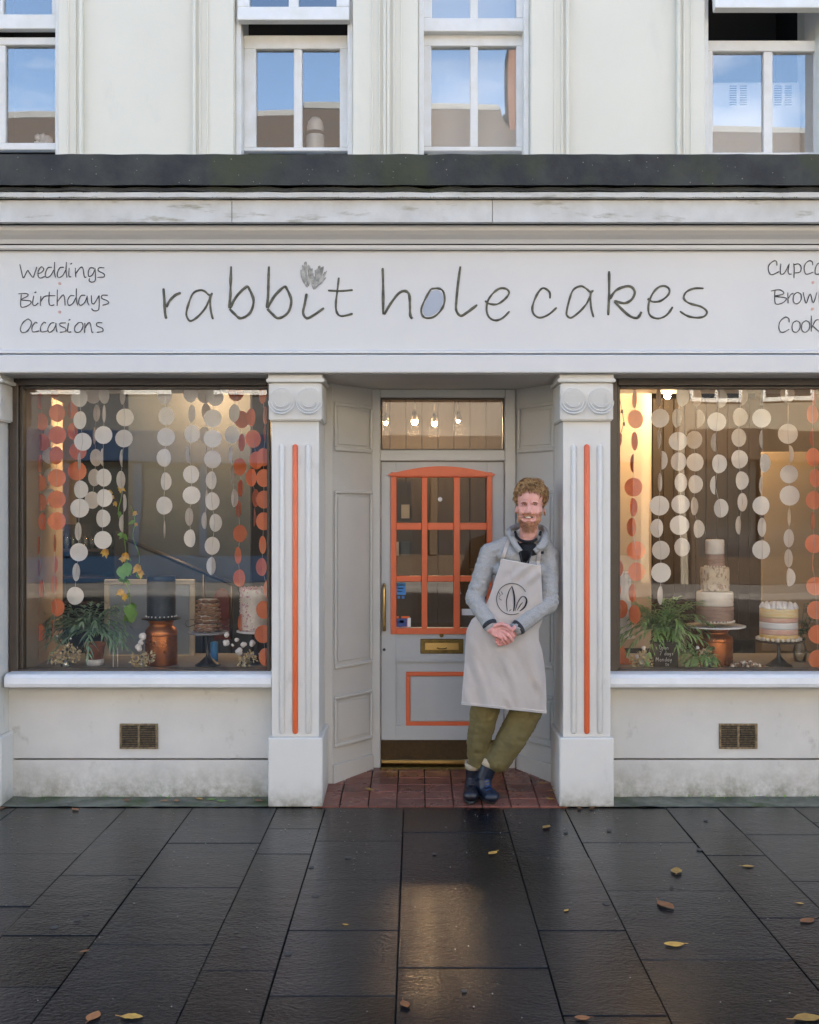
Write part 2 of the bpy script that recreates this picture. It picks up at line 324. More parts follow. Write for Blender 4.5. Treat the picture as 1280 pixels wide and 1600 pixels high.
def copy_tree(o, parent=None):
    c = o.copy(); col.objects.link(c)
    if parent: c.parent = parent
    for ch in o.children: copy_tree(ch, c)
    return c
def smooth_line(p, k=5):
    """Catmull-Rom through the points"""
    if len(p) < 3: return [tuple(a + (b - a) * i / k for a, b in zip(p[0], p[1])) for i in range(k + 1)]
    q = [p[0]] + list(p) + [p[-1]]; out = []
    for i in range(1, len(q) - 2):
        for j in range(k):
            t = j / k; out.append(tuple(.5 * (2 * b + (c - a) * t + (2 * a - 5 * b + 4 * c - d) * t * t + (3 * b - a - 3 * c + d) * t ** 3) for a, b, c, d in zip(q[i - 1], q[i], q[i + 1], q[i + 2])))
    out.append(tuple(p[-1])); return out
# ================================================================ SETTING
# ---- pavement: every slab its own piece
GS = -.012
pav = struct('pavement', MB().box(-9, 9, -9.0, .60, -.30, -.030), 'joint')
def slab(x0, x1, y0, y1):
    g = .0019
    mb = MB(); h = random.uniform(-.0025, .0025)
    mb.box(x0 + g, x1 - g, y0 + g, y1 - g, -.06, -.0 + h, .0022)
    mb.build('slab', 'slab', pav)
cols = [(-9, -7.6, []), (-7.6, -6.4, []), (-6.4, -5.2, []), (-5.2, -4.2, []), (-4.2, -3.4, []), (-3.4, -2.75, []), (-2.75, -2.2, [5.6, 4.9, 4.1]), (-2.2, -1.596, [5.19, 4.5]), (-1.596, -1.228, [5.59, 4.88, 4.19]),
        (-1.228, -.766, [5.36, 4.73, 4.11]), (-.766, -.498, [5.60, 5.19, 4.44, 3.87]), (-.498, -.067, [5.39, 4.82, 4.24, 3.67]),
        (-.067, .4765, [5.54, 4.53, 3.90]), (.4765, .819, [5.13, 4.24, 3.53]), (.819, 1.377, [5.37, 4.69, 3.97]),
        (1.377, 1.66, [5.54, 5.16, 4.37]), (1.66, 2.08, [5.49, 4.8, 4.2]), (2.08, 2.6, [5.7, 5.05, 4.4]), (2.6, 3.2, []), (3.2, 4.0, []), (4.0, 5.0, []), (5.0, 6.2, []), (6.2, 7.6, []), (7.6, 9, [])]
rs = random.Random(3)
for x0, x1, js in cols:
    y = .0
    big = x0 < -2.9 or x1 > 3.1
    for d in js: slab(x0, x1, d - CD, y); y = d - CD
    while y > -8.6:
        st = rs.uniform(1.2, 1.6) if big else rs.choice((.45, .6, .75, .9)); ny = max(y - st, -8.6); 
        slab(x0, x1, ny, y); y = ny
ks = MB().box(-.5, .5, -8.9, -8.61, -.14, .0, .01).mesh('kerb_stone'); ks.materials.append(M['granite'])
for i in range(18):
    o = bpy.data.objects.new('kerb_stone', ks); col.objects.link(o); o.parent = pav; o.location = (-8.5 + i, 0, 0); o.scale = (.99, 1, 1)
struct('road', MB().box(-60, 60, -15.5, -8.905, -.4, -.12), 'asphalt')
struct('far_pavement', MB().box(-60, 60, -18.3, -15.5, -.4, 0, .01), 'granite')
struct('ground', MB().box(-400, 400, -400, 60, -1.2, -.41), 'asphalt')
struct('side_ground', MB().box(-60, -9.01, -8.9, 12, -.4, -.004).box(9.01, 60, -8.9, 12, -.4, -.004), 'joint')

# ---- porch floor: sloping red quarry tiles
PY = .72
pf = struct('porch_floor', MB().prism([(.004, -.06), (PY + .1, -.06), (PY + .1, .036), (.004, -.016)], 'x', -.52, .82), 'joint')
tw = .158; ty = .123
slope = math.atan2(.052, .72)
tme = MB().box(-tw / 2 + .003, tw / 2 - .003, -ty / 2 + .003, ty / 2 - .003, -.02, .0, .002).mesh('tile'); tme.materials.append(M['tile'])
for i in range(9):
    for j in range(6):
        yc = .010 + ty * (j + .5); xc = X(620, 0) - tw * 2.5 + tw * i + random.uniform(-.001, .001)
        if xc > .80 or xc < -.52: continue
        o = bpy.data.objects.new('tile', tme); col.objects.link(o); o.parent = pf
        o.location = (xc, yc, .003 + yc * .0722 + random.uniform(-.001, .001)); o.rotation_euler = (slope + random.uniform(-.006, .006), random.uniform(-.006, .006), 0)

# ---- mossy concrete strip at the foot of the risers
def strip(x0, x1, lab):
    def f(u, v):
        x = x0 + (x1 - x0) * u; y = .002 + .33 * v
        return Vector((x, y, .004 + .006 * noise.noise(Vector((x * 9, y * 9, 2))) + .012 * v + (.012 * max(0, noise.noise(Vector((x * 25, y * 5, 1)))) if v > .7 else 0)))
    mb = MB().grid(f, 160, 10)
    o = mb.build('moss_strip', 'moss'); tag(o, kind='structure')
strip(X(-90), X(418) , 'l'); strip(X(958), X(1400), 'r')
rs = random.Random(5)
def mossy(x0, x1):
    mb = MB()
    for i in range(900):
        x = rs.uniform(x0, x1); y = .28 - abs(rs.gauss(0, .05)); 
        if y < .02 or noise.noise(Vector((x * 4, 3, 0))) < -.15: continue
        for k in range(3):
            a = rs.uniform(0, 6.28); mb.leaf((x, y, .014), (cos(a) * .5, sin(a) * .5, rs.uniform(.5, 1.4)), (0, 0, 1), rs.uniform(.006, .018), .004, 2)
    return mb
tag(mossy(X(10), X(415)).build('moss', 'leafg'), 'low green moss and weeds at the foot of the left white wall', 'moss', kind='stuff')
tag(mossy(X(962), X(1390)).build('moss', 'leafg'), 'low green moss and weeds at the foot of the right white wall', 'moss', kind='stuff')

# ================================================================ THE BUILDING
bld = thing('shop_building', 'cream rendered upper storey with white sash windows above a black ledge', 'building', (0, .1, 2.4))
UY = .10
# upper wall with window openings (px)
wins = [(-80, 92, 'w1'), (367, 551, 'w2'), (654, 828, 'w3'), (1101, 1295, 'w4')]
wx = [(X(a, UY), X(b, UY)) for a, b, _ in wins]
mb = MB(); zt, zb = 12.0, 3.3
xs = [-9.0] + [v for p in wx for v in p] + [9.0]
for i in range(0, len(xs), 2): mb.box(xs[i], xs[i + 1], UY, UY + .5, zb, 6.0)
mb.box(-9, 9, UY, UY + .5, 6.0, zt)
mb.build('upper_wall', 'cream', bld)
for a, b in ((-9, -2.75), (2.75, 9)): MB().box(a, b, .28, .9, -.05, 3.3).build('neighbour_wall', 'cream', bld)
MB().box(-9, 9, .9, 9, 11.6, 11.9).box(-9, 9, 8.7, 9, -.1, 11.6).box(-9, -8.7, .9, 8.7, -.1, 11.6).box(8.7, 9, .9, 8.7, -.1, 11.6).build('back_and_side_walls', 'greyw', bld)
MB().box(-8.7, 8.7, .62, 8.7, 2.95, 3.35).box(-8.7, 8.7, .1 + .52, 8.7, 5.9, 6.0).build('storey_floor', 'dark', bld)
# architraves: flat band with a bead at the outer edge
for a, b in ((93, 131), (303, 366), (552, 604), (604.5, 653), (829, 888), (1056, 1100)):
    x0, x1 = X(a, UY), X(b, UY)
    mb = MB().box(x0, x1, UY - .020, UY - .002, 3.45, 6, .003)
    if a in (93, 552, 829): e = x1; sgn = -1
    else: e = x0; sgn = 1
    mb.box(e, e + sgn * .018, UY - .038, UY - .021, 3.45, 6, .005).box(e + sgn * .034, e + sgn * .044, UY - .032, UY - .021, 3.45, 6, .003)
    mb.box(e + sgn * .075, e + sgn * .085, UY - .028, UY - .021, 3.45, 6, .003)
    mb.build('architrave', 'cream', bld)
# sash windows
def sash(par, xl, xr, yt, yb, panes, Y, tilt=0., low=True):
    """rails and stiles round panes given in photo pixels at depth Y; tilt opens the sash outward at its foot"""
    piv = Vector((0, Y, Z(yt, Y)))
    R = Matrix.Translation(piv) @ Matrix.Rotation(tilt, 4, 'X') @ Matrix.Translation(-piv)
    mb = MB(); d = .05; zt_, zb_ = Z(yt, Y), Z(yb, Y); x0, x1 = X(xl, Y), X(xr, Y)
    pz0, pz1 = Z(panes[0][3], Y), Z(panes[0][2], Y)
    mb.box(x0, x1, Y, Y + d, zb_, pz0, .004); mb.box(x0, x1, Y, Y + d, pz1, zt_, .004)
    ex = [x0] + [v for p in panes for v in (X(p[0], Y), X(p[1], Y))] + [x1]
    for i in range(0, len(ex), 2):
        if ex[i + 1] - ex[i] > .004: mb.box(ex[i], ex[i + 1], Y + (.0 if i in (0, len(ex) - 2) else .006), Y + d, pz0, pz1, .003)
    mb.bm.transform(R); mb.build('sash', 'sash', par)
    for p in panes:
        g = MB().box(X(p[0], Y) - .004, X(p[1], Y) + .004, Y + .028, Y + .032, pz0 - .004, pz1 + .004); g.bm.transform(R)
        g.build('pane', 'glassu', par)
WY = .20
def window(x0, x1, nm):
    a, b = X(x0, UY), X(x1, UY)
    fr = MB().box(a + .001, a + .03, UY + .03, UY + .3, 3.42, 6, .003).box(b - .03, b - .001, UY + .03, UY + .3, 3.42, 6, .003).box(a + .031, b - .031, UY + .03, UY + .3, 3.42, 3.50, .003)
    return fr.build('window', 'sash', bld)
g = window(-80, 92, 1); sash(g, -66, 91, 58, 234, [(-60, -5, 70, 223), (8, 86, 70, 223)], WY + .03); sash(g, -70, 91, -150, 45, [(-60, -5, -140, 22), (4, 81, -140, 22)], WY - .02)
g = window(367, 551, 2); sash(g, 381, 548, 55, 236, [(400, 459, 76, 230), (472, 531, 76, 230)], WY + .03); sash(g, 374, 547, -150, 41, [(392, 453, -140, 19), (468, 527, -140, 19)], WY - .05, radians(-6))
g = window(654, 828, 3); sash(g, 656, 825, 53, 236, [(674, 735, 72, 229), (747, 807, 72, 229)], WY + .03); sash(g, 657, 826, -150, 49, [(675, 735, -140, 28), (747, 807, -140, 28)], WY - .02)
g = window(1101, 1295, 4); sash(g, 1101, 1292, 63, 242, [(1114, 1194, 80, 238), (1208, 1285, 80, 238)], WY + .03); sash(g, 1108, 1293, -150, 31, [(1127, 1203, -140, 13), (1224, 1282, -140, 13)], WY - .06, radians(-11))
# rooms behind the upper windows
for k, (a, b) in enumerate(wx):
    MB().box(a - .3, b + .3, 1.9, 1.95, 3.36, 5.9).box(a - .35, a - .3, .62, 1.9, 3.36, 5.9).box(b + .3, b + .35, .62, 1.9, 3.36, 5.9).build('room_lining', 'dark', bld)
tag(MB().box(X(668, .5), X(812, .5), .40, .404, 3.42, 5.2).build('roller_blind', 'blind'), 'pale roller blind drawn down behind the third upper window', 'blind')
ov = thing('heater', 'white louvred heater unit behind the right upper window', 'heater', (X(1195, .5), .55, 3.36))
MB().box(X(1112, .5), X(1252, .5), .50, .75, 3.36, Z(128, .5), .01).build('body', 'white', ov)
for c0 in (1140, 1156, 1210, 1226):
    mb = MB()
    for k in range(9): mb.box(X(c0, .5), X(c0 + 11, .5), .496, .502, Z(134 + k * 3.6, .5), Z(135.6 + k * 3.6, .5))
    tag(mb.build('louvre_slots', 'black', ov), kind='stuff')
bt = thing('air_freshener', 'white domed bottle standing on the sill inside the second upper window', 'bottle', (X(493, .36), .36, Z(238, .36)))
MB().lathe([(S(15), 0), (S(15), .06), (S(14.5), .12), (S(14), .13), (S(14), .17), (S(12), .20), (S(7), .222), (.004, .228)], (X(493, .36), .36, Z(244, .36)), 24).build('body', 'white', bt)
MB().lathe([(S(14.9), .115), (S(14.9), .135)], (X(493, .36), .36, Z(243, .36)), 24).build('band', 'black', bt)
bag = MB()
for i in range(14): bag.ball((X(68, .36) + random.uniform(-.04, .04), .36, Z(226, .36) + random.uniform(0, .05)), random.uniform(.012, .03), 1)
tag(bag.build('crumpled_cloth', 'white'), 'crumpled white cloth on the sill inside the far left upper window', 'cloth')

# ledge and cornice: run the whole width
def run(name, prof, m, par, x0=-9.0, x1=9.0, bumpy=0.):
    """prof: (Y, photo y) outline, seen end-on"""
    pts = [(Y, Z(py, Y)) for Y, py in prof]
    mb = MB()
    if not bumpy: mb.prism(pts, 'x', x0, x1)
    else:
        n = 420; rings = []
        for i in range(n + 1):
            x = x0 + (x1 - x0) * i / n
            rings.append([mb.bm.verts.new((x, y + bumpy * noise.noise(Vector((x * 6, k * 3.1, 0))), z + bumpy * noise.noise(Vector((x * 8, k * 5.3, 9))))) for k, (y, z) in enumerate(pts)])
        for i in range(n):
            for k in range(len(pts)): mb.bm.faces.new((rings[i][k], rings[i][(k + 1) % len(pts)], rings[i + 1][(k + 1) % len(pts)], rings[i + 1][k]))
        mb.bm.faces.new(rings[0]); mb.bm.faces.new(rings[-1])
    return mb.build(name, m, par)
run('stone_ledge', [(-.26, 241), (-.26, 289), (-.22, 291), (.095, 290), (.095, 273)], 'ledge', bld, -5, 5, .0035)
run('ledge_fillet', [(-.235, 293), (-.235, 299), (.09, 318), (.09, 305)], 'ledge', bld, -5, 5, .010)
run('cornice_lip', [(-.235, 300.5), (-.235, 308), (-.21, 311), (.09, 305), (.09, 296)], 'cornice', bld, -5, 5, .003)
for a, b in ((-800, 362), (363, 769), (770, 2050)):
    run('cornice_board', [(-.20, 313), (-.20, 347), (-.17, 350), (.09, 345), (.09, 308)], 'cornice', bld, X(a, -.2), X(b, -.2) )

mb = MB(); mb2 = MB(); rs = random.Random(77)
for i in range(70):
    px = rs.uniform(-50, 1330); mb.ball((X(px, -.26), -.2635, Z(rs.uniform(245, 288), -.26)), (rs.uniform(.0012, .0038), .0015, rs.uniform(.0012, .0034)), 1)
for i in range(1100):
    px = rs.uniform(-50, 1330)
    if noise.noise(Vector((px * .012, 0, 5))) < -.05: continue
    x_ = X(px, -.24); z_ = Z(rs.choice((300, 309, 291)), -.24); a = rs.uniform(0, 6.28)
    mb2.leaf((x_, -.236, z_), (cos(a) * .7, -.6, sin(a) * .5), (0, 0, 1), rs.uniform(.004, .012), .005, 2)
tag(mb.build('lichen_spots', 'whitew', bld), kind='stuff'); tag(mb2.build('ledge_moss', 'moss', bld), kind='stuff')
# ---- the sign board
MB().box(-8.9, 8.9, .051, .0985, 2.40, 3.50).build('leak_filler', 'brown', bld)  # unseen filler box added to stop shop light leaking out under the cornice
sg = thing('shop_sign', 'long pale grey sign board lettered rabbit hole cakes above the shop', 'sign', (0, -.02, 2.4))
x0, x1 = X(-95), X(1405)
run('cove_moulding', [(-.135, 352), (-.13, 360), (-.11, 367), (-.085, 374), (-.075, 381), (.05, 378), (.05, 352)], 'sign', sg, x0, x1)
run('top_bead', [(-.065, 383), (-.065, 388), (-.055, 391), (.05, 390), (.05, 383)], 'sign', sg, x0, x1)
SY = -.035
MB().box(x0, x1, SY, .05, Z(551, SY), Z(392, SY)).build('sign_panel', 'sign', sg)
run('bottom_bead', [(-.040, 546), (-.050, 549), (-.050, 552), (-.036, 552), (-.036, 546)], 'sign', sg, x0, x1)
run('bottom_rail', [(-.06, 554.5), (-.065, 556), (-.065, 581), (-.060, 583), (.3, 572), (.3, 545)], 'sign', sg, x0, x1)
LY = SY - .003
def strokes(name, ss, ox, oy, k, m, r, par=sg, Y=LY, lab=None):
    mb = MB()
    for st in ss:
        pts = smooth_line([(ox + x / k, oy + y / k) for x, y in st])
        n = len(pts); rr = [r * (.8 + .35 * noise.noise(Vector((i * .35, st[0][0], 0)))) * (.75 if i in (0, n - 1) else 1) for i in range(n)]
        mb.tube([V(a, b, Y) for a, b in pts], rr, 6, (1, .25))
    o = mb.build(name, m, par)
    if lab: o['label'] = lab
    return o
B1 = [[(485, 85), (482, 180), (480, 270), (472, 345)], [(478, 345), (520, 270), (580, 213), (600, 230), (625, 295), (612, 360), (580, 395), (540, 408), (510, 385), (475, 350)]]
sh = lambda ss, dx, dy=0: [[(x + dx, y + dy) for x, y in s] for s in ss]
aa = [[(362, 262), (345, 262), (320, 240), (290, 233), (250, 250), (225, 300), (205, 375), (215, 412), (235, 425), (275, 400), (320, 350), (345, 300), (358, 262)], [(366, 250), (354, 290), (358, 360), (372, 415)]]
big = [
 ('r', [[(62, 222), (68, 300), (72, 375), (80, 412)], [(80, 340), (100, 300), (135, 265), (170, 250)]], 240),
 ('a', aa, 240), ('b', B1, 240), ('b', sh(B1, 236), 240),
 ('i', [[(957, 255), (945, 320), (935, 375), (958, 408), (1000, 390), (1065, 345)]], 240),
 ('t', [[(1158, 155), (1150, 230), (1140, 310), (1145, 370), (1175, 395), (1245, 380)], [(1090, 235), (1170, 238), (1245, 232)]], 240),
 ('h', [[(72, 95), (75, 200), (75, 385)], [(82, 385), (120, 320), (170, 255), (212, 238), (238, 262), (243, 330), (245, 390), (258, 412)]], 580),
 ('o', [[(375, 225), (345, 275), (315, 345), (320, 390), (350, 408), (400, 395), (445, 345), (460, 290), (450, 240), (420, 222), (375, 225)]], 580),
 ('l', [[(558, 85), (545, 180), (533, 300), (533, 360), (560, 393), (600, 372), (663, 325)]], 580),
 ('e', [[(712, 300), (740, 318), (790, 320), (840, 285), (862, 250), (845, 225), (805, 222), (765, 250), (730, 300), (722, 360), (740, 405), (780, 422), (825, 405), (865, 365)]], 580),
 ('c', [[(1118, 285), (1115, 245), (1075, 220), (1040, 255), (1010, 330), (1015, 380), (1055, 405), (1110, 385), (1160, 342)]], 580),
 ('a', [[(430, 235), (412, 245), (380, 220), (350, 208), (305, 230), (280, 290), (262, 370), (268, 395), (292, 405), (340, 370), (385, 320), (412, 265)], [(425, 235), (412, 260), (415, 340), (430, 402)]], 820),
 ('k', [[(528, 115), (528, 250), (522, 390)], [(530, 290), (570, 235), (630, 210), (670, 215), (688, 250), (665, 295), (620, 315), (565, 302), (600, 345), (650, 390), (690, 407), (712, 400), (730, 368)]], 820),
 ('e', [[(768, 285), (800, 305), (850, 300), (895, 265), (905, 230), (880, 208), (840, 213), (800, 255), (775, 320), (780, 385), (825, 410), (870, 400), (900, 375), (925, 338)]], 820),
 ('s', [[(1118, 222), (1060, 222), (1010, 245), (995, 285), (1030, 315), (1100, 335), (1138, 365), (1125, 395), (1080, 405), (1020, 395), (970, 365)]], 820)]
for ch, ss, ox in big: strokes('letter', ss, ox, 395, 4, 'ink', .0086 if ch in 'rbhlki' else .0068)
# thicker stems
# the blue grey dot in the o
mb = MB(); pts = [(580 + x / 4, 395 + y / 4) for x, y in smooth_line([(375, 240), (350, 285), (325, 345), (330, 385), (352, 398), (395, 385), (435, 345), (450, 290), (440, 250), (415, 232)])]
mb.prism([(X(a, SY), Z(b, SY)) for a, b in pts], 'y', SY - .0015, SY + .001); mb.build('letter_fill', 'moon', sg)
# two silver ears above the i
for ear, base in (([(925, 110), (935, 80), (950, 60), (968, 75), (985, 95), (992, 125), (930, 135)], (962, 215)), ([(1000, 150), (1015, 105), (1035, 82), (1055, 90), (1075, 115), (1070, 150), (1050, 180)], (1003, 228))):
    ss = []
    for k, (x, y) in enumerate(ear):
        for d in (-5, 0, 6): 
            bx, by = base[0] + (x - base[0]) * .12 + d * .3, base[1] - random.uniform(0, 30)
            ss.append([(x + d, y + random.uniform(-6, 6)), ((x + bx) / 2 + d + (8 if x > base[0] else -8), (y + by) / 2), (bx, by)])
    strokes('ear_mark', ss, 240, 395, 4, 'silver', .0032)
small = [
 ('W', [[(135, 115), (150, 180), (170, 250), (210, 180), (225, 190), (265, 245), (285, 200), (305, 140)]]), ('e', [[(310, 205), (345, 200), (375, 165), (350, 140), (320, 180), (318, 235), (345, 252), (385, 235)]]),
 ('d', [[(455, 145), (415, 150), (390, 205), (400, 245), (440, 230), (475, 170)], [(483, 92), (480, 180), (492, 248)]]), ('d', [[(575, 145), (535, 150), (510, 205), (520, 245), (560, 230), (595, 170)], [(600, 92), (597, 180), (606, 248)]]),
 ('i', [[(628, 150), (625, 230), (650, 240)], [(640, 115), (658, 102)]]), ('n', [[(690, 150), (692, 245)], [(692, 210), (740, 148), (765, 155), (780, 240), (800, 240)]]),
 ('g', [[(880, 155), (840, 150), (820, 190), (825, 235), (860, 220), (890, 160)], [(888, 155), (890, 270), (860, 292), (828, 280), (832, 255)]]), ('s', [[(980, 150), (930, 150), (920, 180), (975, 210), (975, 240), (910, 245)]]),
 ('B', [[(120, 410), (200, 408), (215, 430), (150, 470), (235, 480), (245, 505), (200, 535), (145, 535), (150, 415)]]), ('i', [[(275, 430), (262, 505), (285, 528), (320, 500)], [(280, 400), (300, 390)]]),
 ('r', [[(345, 430), (340, 530)], [(342, 490), (375, 440), (400, 435)]]), ('t', [[(430, 390), (425, 490), (440, 525), (480, 520)], [(390, 430), (490, 428)]]), ('h', [[(510, 368), (508, 530)], [(510, 490), (560, 425), (580, 440), (588, 528)]]),
 ('d', [[(680, 430), (640, 430), (612, 480), (625, 525), (665, 505), (700, 440)], [(700, 355), (700, 460), (712, 525)]]), ('a', [[(790, 425), (745, 430), (722, 490), (740, 525), (780, 500), (808, 440)], [(808, 430), (812, 490), (828, 525)]]),
 ('y', [[(850, 425), (855, 500), (880, 505), (925, 430)], [(928, 425), (925, 560), (890, 580), (860, 570), (855, 555)]]), ('s', [[(1015, 425), (960, 425), (955, 455), (1010, 480), (1020, 505), (960, 525)]]),
 ('O', [[(215, 660), (165, 700), (140, 760), (155, 795), (200, 790), (240, 740), (250, 690), (215, 658)]]), ('c', [[(310, 705), (290, 695), (258, 740), (265, 790), (330, 780)]]), ('c', [[(395, 705), (375, 695), (343, 740), (350, 790), (415, 780)]]),
 ('a', [[(480, 700), (445, 705), (415, 760), (430, 795), (470, 770), (500, 710)], [(495, 700), (500, 760), (508, 795)]]), ('s', [[(595, 700), (540, 705), (540, 730), (590, 755), (590, 785), (535, 795)]]),
 ('i', [[(622, 700), (612, 785), (650, 790)], [(622, 675), (640, 665)]]), ('o', [[(720, 700), (685, 740), (690, 790), (735, 790), (765, 740), (755, 700), (715, 700)]]),
 ('n', [[(785, 700), (782, 800)], [(782, 760), (820, 700), (840, 710), (855, 790), (870, 792)]]), ('s', [[(960, 700), (910, 700), (905, 730), (960, 755), (962, 785), (905, 795)]])]
for ch, ss in small: strokes('letter', ss, 10, 395, 6.4, 'inkb', .0034)
oR = [[(760, 760), (700, 800), (680, 880), (700, 950), (760, 965), (820, 900), (820, 800), (760, 760)]]
smallr = [
 ('C', [[(390, 285), (385, 215), (340, 200), (260, 260), (235, 340), (265, 430), (320, 445), (430, 390)]]), ('u', [[(460, 250), (450, 400), (475, 440), (530, 410), (600, 270)], [(610, 250), (590, 380), (610, 435), (650, 435)]]),
 ('p', [[(690, 245), (700, 350), (695, 510)], [(700, 270), (780, 255), (825, 320), (800, 400), (715, 415)]]), ('c', [[(1030, 275), (1020, 215), (960, 200), (890, 270), (880, 370), (920, 440), (1040, 400)]]),
 ('a', [[(1180, 240), (1120, 250), (1080, 330), (1080, 430), (1150, 430), (1200, 330)], [(1210, 240), (1205, 350), (1230, 440)]]),
 ('k', [[(1300, 170), (1300, 440)], [(1305, 350), (1390, 250)], [(1335, 340), (1420, 440)]]), ('e', [[(1450, 350), (1520, 340), (1560, 280), (1510, 240), (1455, 300), (1455, 400), (1510, 445), (1580, 410)]]), ('s', [[(1720, 250), (1640, 250), (1630, 310), (1710, 350), (1710, 430), (1620, 440)]]),
 ('B', [[(285, 740), (430, 715), (510, 760), (490, 800), (360, 830), (540, 860), (550, 900), (470, 960), (360, 955), (355, 720)]]), ('r', [[(585, 765), (590, 960)], [(590, 880), (640, 800), (690, 780)]]), ('o', oR),
 ('w', [[(860, 760), (880, 860), (915, 955), (985, 790), (1040, 950), (1105, 760)]]), ('n', [[(1150, 765), (1150, 960)], [(1150, 880), (1230, 770), (1270, 790), (1290, 955)]]),
 ('i', [[(1360, 780), (1355, 930), (1390, 950)], [(1375, 700), (1395, 680)]]), ('e', [[(1440, 870), (1510, 860), (1550, 800), (1500, 760), (1445, 820), (1445, 920), (1500, 965), (1570, 930)]]), ('s', [[(1700, 770), (1620, 770), (1610, 830), (1690, 870), (1690, 950), (1600, 960)]]),
 ('C', [[(610, 1300), (600, 1230), (540, 1205), (450, 1280), (425, 1380), (450, 1460), (510, 1475), (610, 1420)]]), ('o', sh(oR, -20, 508)), ('o', sh(oR, 150, 508)),
 ('k', [[(1005, 1180), (1005, 1465)], [(1010, 1400), (1080, 1270), (1140, 1255)], [(1040, 1370), (1150, 1470)]]),
 ('i', [[(1210, 1280), (1205, 1430), (1240, 1450)], [(1225, 1200), (1245, 1180)]]), ('e', [[(1290, 1370), (1360, 1360), (1400, 1300), (1350, 1260), (1295, 1320), (1295, 1420), (1350, 1465), (1420, 1430)]]), ('s', [[(1550, 1270), (1470, 1270), (1460, 1330), (1540, 1370), (1540, 1450), (1450, 1460)]])]
for ch, ss in smallr: strokes('letter', ss, 1180, 390, 11.43, 'inkb', .0034)
for px, py in ((93.5, 443), (93.5, 487.5), (1270.5, 441.5), (1269.3, 483)):
    c = V(px, py, SY); MB().cyl(c + Vector((0, -.003, 0)), c + Vector((0, .001, 0)), .008, n=12).build('dot', 'reddot', sg)

# ---- pilasters
def pilaster(c, ch, lab):
    t = thing('pilaster', lab, 'pilaster', (X(c), 0, 0), 'fluted pilasters framing the shopfront')
    MB().box(X(c - 42.5), X(c + 42.5), .0, .40, .002, Z(1153), .006).build('plinth', 'paint', t)
    Yf = .018
    MB().box(X(c - 37, Yf), X(c + 37, Yf), Yf, .40, Z(1153) + .001, Z(657), .003).build('shaft', 'paint', t)
    for dx, m in ((-20.5, 'paint'), (0, 'orange'), (20.5, 'paint')):
        xc = X(c + dx, Yf); r = S(4.4); z0, z1 = Z(1143, Yf), Z(698, Yf); mb = MB()
        n = 10; rings = []
        for z, k in ((z0 - r, .05), (z0 - r * .6, .8), (z0, 1), (z1, 1), (z1 + r * .6, .8), (z1 + r, .05)):
            rings.append([mb.bm.verts.new((xc + cos(pi * i / n) * r * k, Yf + .002 - sin(pi * i / n) * .018 * k, z)) for i in range(n + 1)])
        for i in range(5):
            for q in range(n): f = mb.bm.faces.new((rings[i][q], rings[i][q + 1], rings[i + 1][q + 1], rings[i + 1][q])); f.smooth = True
        mb.build('flute', m, t)
        MB().box(xc - r - .0035, xc - r - .0005, Yf - .003, Yf + .002, z0, z1).box(xc + r + .0005, xc + r + .0035, Yf - .003, Yf + .002, z0, z1).build('flute_edge', 'paint', t)
    cap = MB().box(X(c - 41.5, -.012), X(c + 41.5, -.012), -.012, .3, Z(657, -.012), Z(597.5, -.012), .007, 2).build('capital', 'paint', t)
    MB().box(X(c - 42.5, -.02), X(c + 42.5, -.02), -.020, .3, Z(597, -.02) + .014, Z(584.5, -.02), .002).box(X(c - 45.5, -.032), X(c + 45.5, -.032), -.034, .3, Z(597, -.03), Z(591.5, -.03), .004, 2).build('abacus', 'paint', cap)
    for dx in (-21.5, 21.5):
        mb = MB(); cx, cz = X(c + dx, -.012), Z(626, -.012)
        for rr, pr in ((20.5, .010), (16.8, .017), (13.2, .012), (9, .020)):
            R = S(rr); tl = radians(9)
            base = Matrix.Translation((cx, -.012, cz)) @ Matrix.Rotation(tl * 1.4, 4, 'X')
            b2 = MB(); b2.cyl((0, -.0 - pr * .55, 0), (0, .03, 0), R * .94, R, 36); b2.bm.transform(base @ Matrix.Translation((0, 0, 0)))
            me = bpy.data.meshes.new('t'); b2.bm.to_mesh(me); b2.bm.free(); mb.bm.from_mesh(me); bpy.data.meshes.remove(me)
        for rr, th in ((20.5, .0050), (16.2, .0045), (10.5, .0042)):
            R = S(rr); n_ = 26; pts_ = []; rad = []
            for i in range(n_ + 1):
                a = pi + pi * i / n_; e = sin(pi * i / n_); pts_.append((cx + cos(a) * R, -.012 - .030 * max(0, -sin(a)) * (.6 + .2 * rr / 20), cz + sin(a) * R)); rad.append(th * (.35 + .65 * e))
            mb.tube(pts_, rad, 8)
        mb.build('scroll', 'paint', cap)
    return t
pilaster(461.5, 0, 'white pilaster with orange flute between left window and doorway')
pilaster(917, 0, 'white pilaster with orange flute beside the leaning man')
pilaster(-41, 0, 'white pilaster cut off by the left edge of the photo')
pilaster(1400, 0, 'white pilaster at the far right end of the right shop window')

